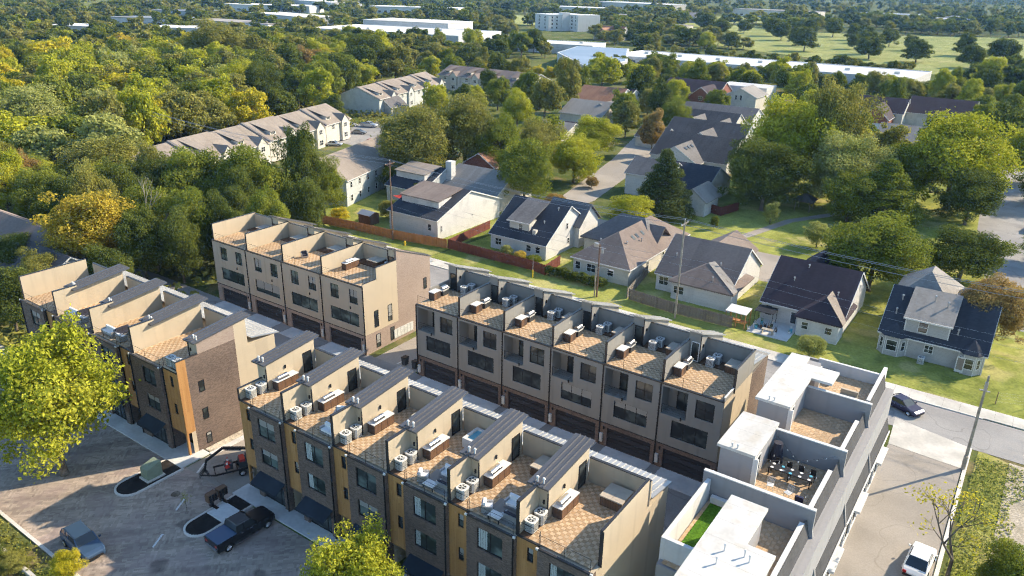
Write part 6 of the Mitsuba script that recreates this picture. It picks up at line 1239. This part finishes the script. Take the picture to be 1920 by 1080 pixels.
# low undergrowth below the woods, as one mass
rg = np.random.default_rng(9); P = []
for _ in range(2600):
    d = math.sqrt(rg.uniform(105 ** 2, 330 ** 2)); a = math.radians(rg.uniform(-74, -40)); x, y = d * math.sin(a), d * math.cos(a)
    if any(inside((x, y), q) for q in KEEP[:6]): continue
    P.append(np.array([x, y, 0]) + rg.normal(size=(16, 3)) * [1.3, 1.3, .5] + [0, 0, .9])
P = np.vstack(P); P[:, 2] = np.abs(P[:, 2]); add('undergrowth', cards(P, rg.normal(size=P.shape) * .3 + [0, 0, 1], .55, rg), 'leaf_olive', 'low mixed undergrowth on the floor of the woods', 'undergrowth', None, 'stuff')
rg = np.random.default_rng(10); n = 5200; P = np.column_stack([rg.uniform(-80, -50, n), rg.uniform(12.2, 19.5, n), np.abs(rg.normal(0, .22, n)) + .05]); add('ground_cover', cards(P, rg.normal(size=P.shape) * .4 + [0, 0, 1], .13, rg), 'leaf_olive', 'leafy ground cover in the planting strip at lower left', 'ground cover', None, 'stuff')
n = 6500; t = rg.uniform(40, 83, n); P = np.column_stack([.95 + (t - 40) * .012 + rg.beta(1.2, 1.6, n) * 3.0, t, np.abs(rg.normal(0, .12, n)) + .03]); add('verge_weeds', cards(P, rg.normal(size=P.shape) * .6 + [0, 0, .7], .11, rg), 'leaf_pale', 'tall grass and weeds along the drive kerb at right', 'grass', None, 'stuff')
n = 14000; P = np.column_stack([rg.uniform(4, 16, n), rg.uniform(40, 83, n), np.abs(rg.normal(0, .1, n)) + .02]); P = P[meshkit.fbm(np.column_stack([P[:, 0] * .3, P[:, 1] * .12, P[:, 0] * 0]), 3) > .5]; add('gravel_weeds', cards(P, rg.normal(size=P.shape) * .6 + [0, 0, .7], .13, rg), 'leaf_pale', 'patchy weeds on the gravel at right', 'grass', None, 'stuff')
# ---------------------------------------------------------------- vehicles and things on the ground
def hullmesh(pts):
    import trimesh
    m = trimesh.convex.convex_hull(np.array(pts, float)); return np.array(m.vertices), np.array(m.faces)
def ringpts(x, w, z, q=.12): return [(x, -w, z), (x, w, z)]
def wheel(k, fr, x, y, r, w=.22):
    s = 1 if y > 0 else -1; g = M(fr); n = 18; t = np.arange(n) * 2 * math.pi / n
    prof = [(r * .6, y + s * w * .5), (r * .93, y + s * w * .5), (r, y + s * w * .32), (r, y - s * w * .5)]
    v = [(x + q * math.cos(a), yy, r + q * math.sin(a)) for q, yy in prof for a in t]
    g.raw(v, [f for i in range(3) for j in range(n) for f in ([i * n + j, i * n + (j + 1) % n, (i + 1) * n + (j + 1) % n], [i * n + j, (i + 1) * n + (j + 1) % n, (i + 1) * n + j])])
    kk = add(k + '__wheel', g, 'rubber'); g = M(fr); g.tube((x, y + s * w * .3, r), (x, y + s * w * .47, r), r * .62, r * .58, n=14)
    g2 = M(fr)
    for i in range(5): a = i * 1.2566; g2.tube((x, y + s * w * .5, r), (x + r * .58 * math.cos(a), y + s * w * .5, r + r * .58 * math.sin(a)), .045, n=4)
    add(kk + '__rim', g, 'chrome'); add(kk + '__spokes', g2, 'chrome')
def car(label, cat, x, y, deg, col, style='sedan', L=4.6, W=1.84, H=1.45, name='parked_car', lod=1, grp=None):
    """x axis forward; body from lofted hulls, glasshouse with separate panes, wheels, lamps, mirrors"""
    k = thing(name, label, cat, grp); fr = rot((x, y, 0), deg); a, b, w = L / 2, -L / 2, W / 2; wr = .34 if style != 'pickup' else .4; zb = .24 if style != 'pickup' else .36
    hood, belt = {'sedan': (.78, .92), 'suv': (.98, 1.08), 'pickup': (1.12, 1.22)}[style]
    c = {'sedan': (.95, .25, -1.05, -1.75), 'suv': (1.05, .45, -1.75, -2.15), 'pickup': (1.05, .45, -.85, -1.0)}[style]      # glasshouse: foot of windscreen, roof front, roof rear, foot of rear glass
    sc = L / {'sedan': 4.6, 'suv': 4.75, 'pickup': 5.8}[style]; c = [q * sc for q in c]
    g = M(fr)
    def sect(xs): 
        pts = []
        for X_, w_, z0, z1 in xs: pts += [(X_, -w_ * .94, z0), (X_, w_ * .94, z0), (X_, -w_, z0 + .18), (X_, w_, z0 + .18), (X_, -w_, z1 - .16), (X_, w_, z1 - .16), (X_, -w_ * .9, z1), (X_, w_ * .9, z1)]
        return pts
    g.raw(*hullmesh(sect([(c[0] - .1, w, zb, belt), (c[0] + .2, w, zb, hood + .06), (a - .35, w * .97, zb, hood - .02), (a - .08, w * .86, zb + .06, hood - .16), (a, w * .7, zb + .12, hood - .28)])))
    if style == 'pickup':
        g.raw(*hullmesh(sect([(c[0] - .09, w, zb, belt), (c[3], w, zb, belt)])))
        for s in (-1, 1): g.box(b + .05, c[3] + .01, s * w - .05 if s > 0 else -w, w if s > 0 else -w + .05, zb, belt)
        g.box(b + .02, c[3], -w + .05, w - .05, zb, zb + .42); g.box(b, b + .08, -w * .97, w * .97, zb + .1, belt)
    else: g.raw(*hullmesh(sect([(c[0] - .09, w, zb, belt), (c[2], w, zb, belt), (c[3], w, zb, belt - (.0 if style == 'suv' else .02)), (b + .3, w * .95, zb + .05, belt - (.05 if style == 'suv' else .1)), (b, w * .78, zb + .14, belt - .25)])))
    add(k + '__body', g, col)
    if style == 'pickup': g = M(fr); g.slab([(b + .06, -w + .03, belt + .035), (c[3] - .02, -w + .03, belt + .06), (c[3] - .02, w - .03, belt + .06), (b + .06, w - .03, belt + .035)], .04); add(k + '__bed_cover', g, 'paint_navy')
    r0, zt = .78 * w, H
    bot = [(c[0], -w * .88), (c[3], -w * .88), (c[3], w * .88), (c[0], w * .88)]; top = [(c[1], -r0), (c[2], -r0), (c[2], r0), (c[1], r0)]
    g = M(fr); g.raw(*hullmesh([(*p, belt - .03) for p in bot] + [(*p, zt - .05) for p in top] + [(p[0] * .93 + .0, p[1] * .9, zt) for p in top])); add(k + '__cabin', g, 'glass_car')
    g = M(fr); g.raw(*hullmesh([(*p, zt - .07) for p in [(q[0], q[1] * 1.01) for q in top]] + [(p[0] * .93, p[1] * .88, zt + .02) for p in top])); add(k + '__roof', g, col)
    g = M(fr)                                               # pillars
    for s in (-1, 1):
        for (xa, xb) in ((c[0] + .02, c[1] + .02), (c[3] - .02, c[2] - .02)): g.tube((xa, s * w * .885, belt - .02), (xb, s * r0 * 1.01, zt - .05), .045, n=5)
        xm = (c[1] + c[2]) / 2 - .05; g.tube((xm, s * w * .89, belt), (xm, s * r0 * 1.015, zt - .05), .04, n=5)
        if style == 'suv': xm = c[2] * .72; g.tube((xm, s * w * .89, belt), (xm, s * r0 * 1.015, zt - .05), .05, n=5)
    add(k + '__pillars', g, col)
    for s in (-1, 1):
        for X_ in (a - .95 * sc, b + .98 * sc): wheel(k, fr, X_, s * (w - .06), wr)
        g = M(fr); g.raw(*hullmesh([(a - .1 - .16 * i, s * w * (.62 + .1 * j), hood - .32 + .14 * l) for i in (0, 1) for j in (0, 2) for l in (0, 1)])); add(k + '__headlight', g, 'lamp_clear')
        g = M(fr); g.box(b - .01, b + .09, s * w * .7 - .14, s * w * .7 + .14, belt - .4, belt - .18); add(k + '__tail_light', g, 'lamp_red')
        g = M(fr); g.raw(*hullmesh([(c[0] - .05 - .12 * i, s * (w + .03 + .17 * j), belt + .0 + .14 * l) for i in (0, 1) for j in (0, 1) for l in (0, 1)])); add(k + '__mirror', g, col)
        g = M(fr); [g.box(X_ - .09, X_ + .09, s * w - .01, s * w + .025, belt - .2, belt - .15) for X_ in ((c[0] * .3, c[2] * .55) if style != 'pickup' else (.35, -.5))]; add(k + '__door_handle', g, 'chrome')
    g = M(fr); g.box(b - .06, b + .05, -w * .8, w * .8, zb + .1, zb + .28); g.box(a - .06, a + .04, -w * .62, w * .62, zb + .12, zb + .3); add(k + '__bumper', g, 'chrome' if style == 'pickup' else 'black_trim')
    if style == 'pickup': g = M(fr); [g.box(-1.3, 1.2, s * w - .02 if s > 0 else -w - .12, w + .12 if s > 0 else -w + .02, zb - .02, zb + .04) for s in (-1, 1)]; add(k + '__running_board', g, 'chrome')
    return k
car('black pickup truck parked facing the centre row at lower left', 'pickup truck', -49.15, 30.75, 87, 'paint_black', 'pickup', 5.75, 1.98, 1.86, 'pickup_truck')
car('dark blue car beside the kerb at lower left', 'car', -58.35, 21.9, -4, 'paint_navy', 'suv', 4.75, 1.85, 1.62)
car('dark violet car turning on the main road behind the grey townhouses', 'car', -6.6, 88.6, -26, 'paint_violet', 'sedan', 4.4, 1.85, 1.38, 'moving_car')
car('white car with its boot towards the viewer at the bottom of the drive', 'car', -.75, 61.6, 86, 'paint_white', 'sedan', 4.7, 1.86, 1.46)
car('white car on the street at the right edge', 'car', 1.6, 179.5, 96, 'paint_white', 'suv', 4.7, 1.9, 1.7)
car('silver car parked between trees at far left', 'car', -199, 86.5, 20, 'paint_silver', 'suv', 4.7, 1.85, 1.6)
car('silver pickup in the car park by the blue-grey gable', 'pickup truck', -178.8, 176.2, 15, 'paint_silver', 'pickup', 5.6, 1.95, 1.8, 'pickup_truck')
car('dark car in the car park above the dappled roof', 'car', -173, 166, 25, 'paint_grey', 'sedan')
car('red car near the car park shrubs', 'car', -159, 157.5, 10, 'paint_red', 'sedan')
car('pale car below the tan-roofed row', 'car', -165.5, 149, 30, 'paint_silver', 'sedan')
car('silver car at the left side of the car park', 'car', -184, 173, 60, 'paint_silver', 'sedan')
g = M(); g.box(-.05, .05, -.05, .05, 0, 1)
# compact excavator-like machine on its trailer at the mouth of the lane
k = thing('trailer_machine', 'dark towed machine with folded arm and grab, parked between the two brick rows', 'machine'); fr = rot((-57.2, 36.2, 0), 62)
g = M(fr); [g.box(-2.1, 1.9, y - .06, y + .06, .55, .7) for y in (-.75, .75)]; [g.box(x - .05, x + .05, -.75, .75, .56, .68) for x in (-2, -1, 0, 1, 1.85)]; g.tbox([(-3.3, -.06, .5), (-2.0, -.75, .5), (-2.0, -.63, .5), (-3.3, .06, .5)], [(-3.3, -.06, .62), (-2.0, -.75, .62), (-2.0, -.63, .62), (-3.3, .06, .62)]); add(k + '__chassis', g, 'black_trim')
for x in (.4, 1.25):
    for y in (-.95, .95): wheel(k, fr, x, y, .36, .24)
g = M(fr); g.box(.2, 1.7, -.6, .6, .7, 1.25); g.box(.9, 1.7, -.5, .5, 1.25, 1.6); add(k + '__engine_housing', g, 'ac_dark'); g = M(fr); g.box(.3, .8, -.5, .5, 1.25, 1.5); add(k + '__fuel_tank', g, 'paint_red')
g = M(fr); g.box(-1.1, -.35, -.45, .3, .7, 1.3); add(k + '__tool_box', g, 'ac_dark')
g = M(fr); g.box(1.05, 1.2, -.12, .12, 1.6, 2.9); add(k + '__mast', g, 'black_trim')
def bar(k, n, a, b, w, m):
    a, b = np.array(a, float), np.array(b, float); d = (b - a) / np.linalg.norm(b - a); s = np.array([0, 1.0, 0]) * w; u = np.cross(d, [0, 1, 0]) * w; g = M(fr)
    g.tbox([a - s - u, b - s - u, b + s - u, a + s - u], [a - s + u, b - s + u, b + s + u, a + s + u]); add(f'{k}__{n}', g, m)
bar(k, 'boom', (1.1, .1, 2.3), (-1.0, .35, 2.75), .12, 'black_trim'); bar(k, 'stick', (-1.0, .35, 2.75), (-2.6, .5, 1.7), .1, 'black_trim'); bar(k, 'stick', (-2.6, .5, 1.7), (-2.9, .5, .5), .09, 'black_trim'); bar(k, 'cylinder', (.6, .1, 2.2), (-.8, .3, 2.5), .05, 'chrome')
for q in (-.22, .0, .22): bar(k, 'grab_tine', (-2.9, .5 + q, .75), (-3.4, .5 + q * 1.6, .12), .035, 'black_trim'); bar(k, 'grab_tine', (-2.9, .5 + q, .75), (-2.5, .5 + q * 1.6, .1), .035, 'black_trim')
for i, (x, y) in enumerate(((-57.35, 35.4), (-56.85, 35.0))):
    c = thing('traffic_cone', f'red traffic cone with white band, {["farther from", "nearer to"][i]} the viewer, standing on the towed machine', 'traffic cone'); g = M(); g.box(x - .2, x + .2, y - .2, y + .2, .7 + .6, .74 + .6); g.tube((x, y, 1.34), (x, y, 2.05), .15, .03, n=12); add(c + '__cone', g, 'plastic_red'); g = M(); g.tube((x, y, 1.62), (x, y, 1.85), .103, .068, n=12); add(c + '__band', g, 'white_trim')
k = thing('electrical_cabinet', 'green pad-mounted electrical cabinet in the rounded island', 'cabinet'); g = M(); g.box(-63.6, -62.1, 29.9, 31.7, .1, .26); add(k + '__pad', g, 'concrete'); g = M(); g.tbox([(-63.45, 30.1, .26), (-62.25, 30.1, .26), (-62.25, 31.55, .26), (-63.45, 31.55, .26)], [(-63.45, 30.1, 1.35), (-62.25, 30.1, 1.35), (-62.25, 31.55, 1.7), (-63.45, 31.55, 1.7)]); add(k + '__housing', g, 'box_green'); g = M(); g.box(-63.43, -62.27, 30.06, 30.1, .3, 1.3); g.box(-62.87, -62.83, 30.03, 30.07, .3, 1.3); add(k + '__door', g, 'box_green')
for i, y in enumerate((31.05, 32.1)):
    k = thing('mailbox_unit', f'{["nearer", "farther"][i]} of two dark brown cluster mailboxes at the edge of the island', 'mailbox'); g = M(); g.box(-54.7, -54.1, y, y + .9, .75, 1.55); add(k + '__box', g, 'timber_brown')
    g = M(); [g.box(-54.09, -54.07, y + .05 + .28 * a, y + .27 + .28 * a, .8 + .18 * b, .95 + .18 * b) for a in range(3) for b in range(4)]; add(k + '__mail_door', g, 'black_trim', kind='stuff'); g = M(); g.box(-54.5, -54.3, y + .35, y + .55, .1, .75); g.box(-54.75, -53.6, y + .3, y + .6, .1, .22); add(k + '__pedestal', g, 'black_trim')
g = M(); g.tube((-55.6, 29.7, 0), (-55.6, 29.7, 1.5), .03, n=5)
k = thing('sapling', 'young thin sapling beside the mailbox island', 'sapling'); add(k + '__stem', g, 'bark'); P = np.array([-55.6, 29.7, 1.5]) + np.random.default_rng(3).normal(size=(90, 3)) * [.25, .25, .35]; add(k + '__leaves', cards(P, P * 0 + [0, 0, 1.0], .06, np.random.default_rng(4)), 'leaf_olive', kind='stuff')
for i, x in enumerate((-59.6, -57.9)): k = thing('wheelie_bin', f'dark wheeled bin at the alley corner, {["left", "right"][i]} of two', 'bin'); g = M(); g.tbox([(x, 62.2, .05), (x + .55, 62.2, .05), (x + .55, 62.8, .05), (x, 62.8, .05)], [(x - .04, 62.15, 1.0), (x + .6, 62.15, 1.0), (x + .6, 62.9, 1.0), (x - .04, 62.9, 1.0)]); add(k + '__bin', g, 'ac_dark'); g = M(); g.box(x - .05, x + .61, 62.12, 62.92, 1.0, 1.07); add(k + '__lid', g, 'black_trim')
# ---------------------------------------------------------------- air
scene['haze'] = {'type': 'cube', 'to_world': X4().translate([0, 0, 44]).scale([5200, 5200, 46]), 'bsdf': {'type': 'null'}, 'interior': {'type': 'ref', 'id': 'haze_air'}}
lab('haze', 'thin bluish air over the whole town', 'haze', None, 'stuff')
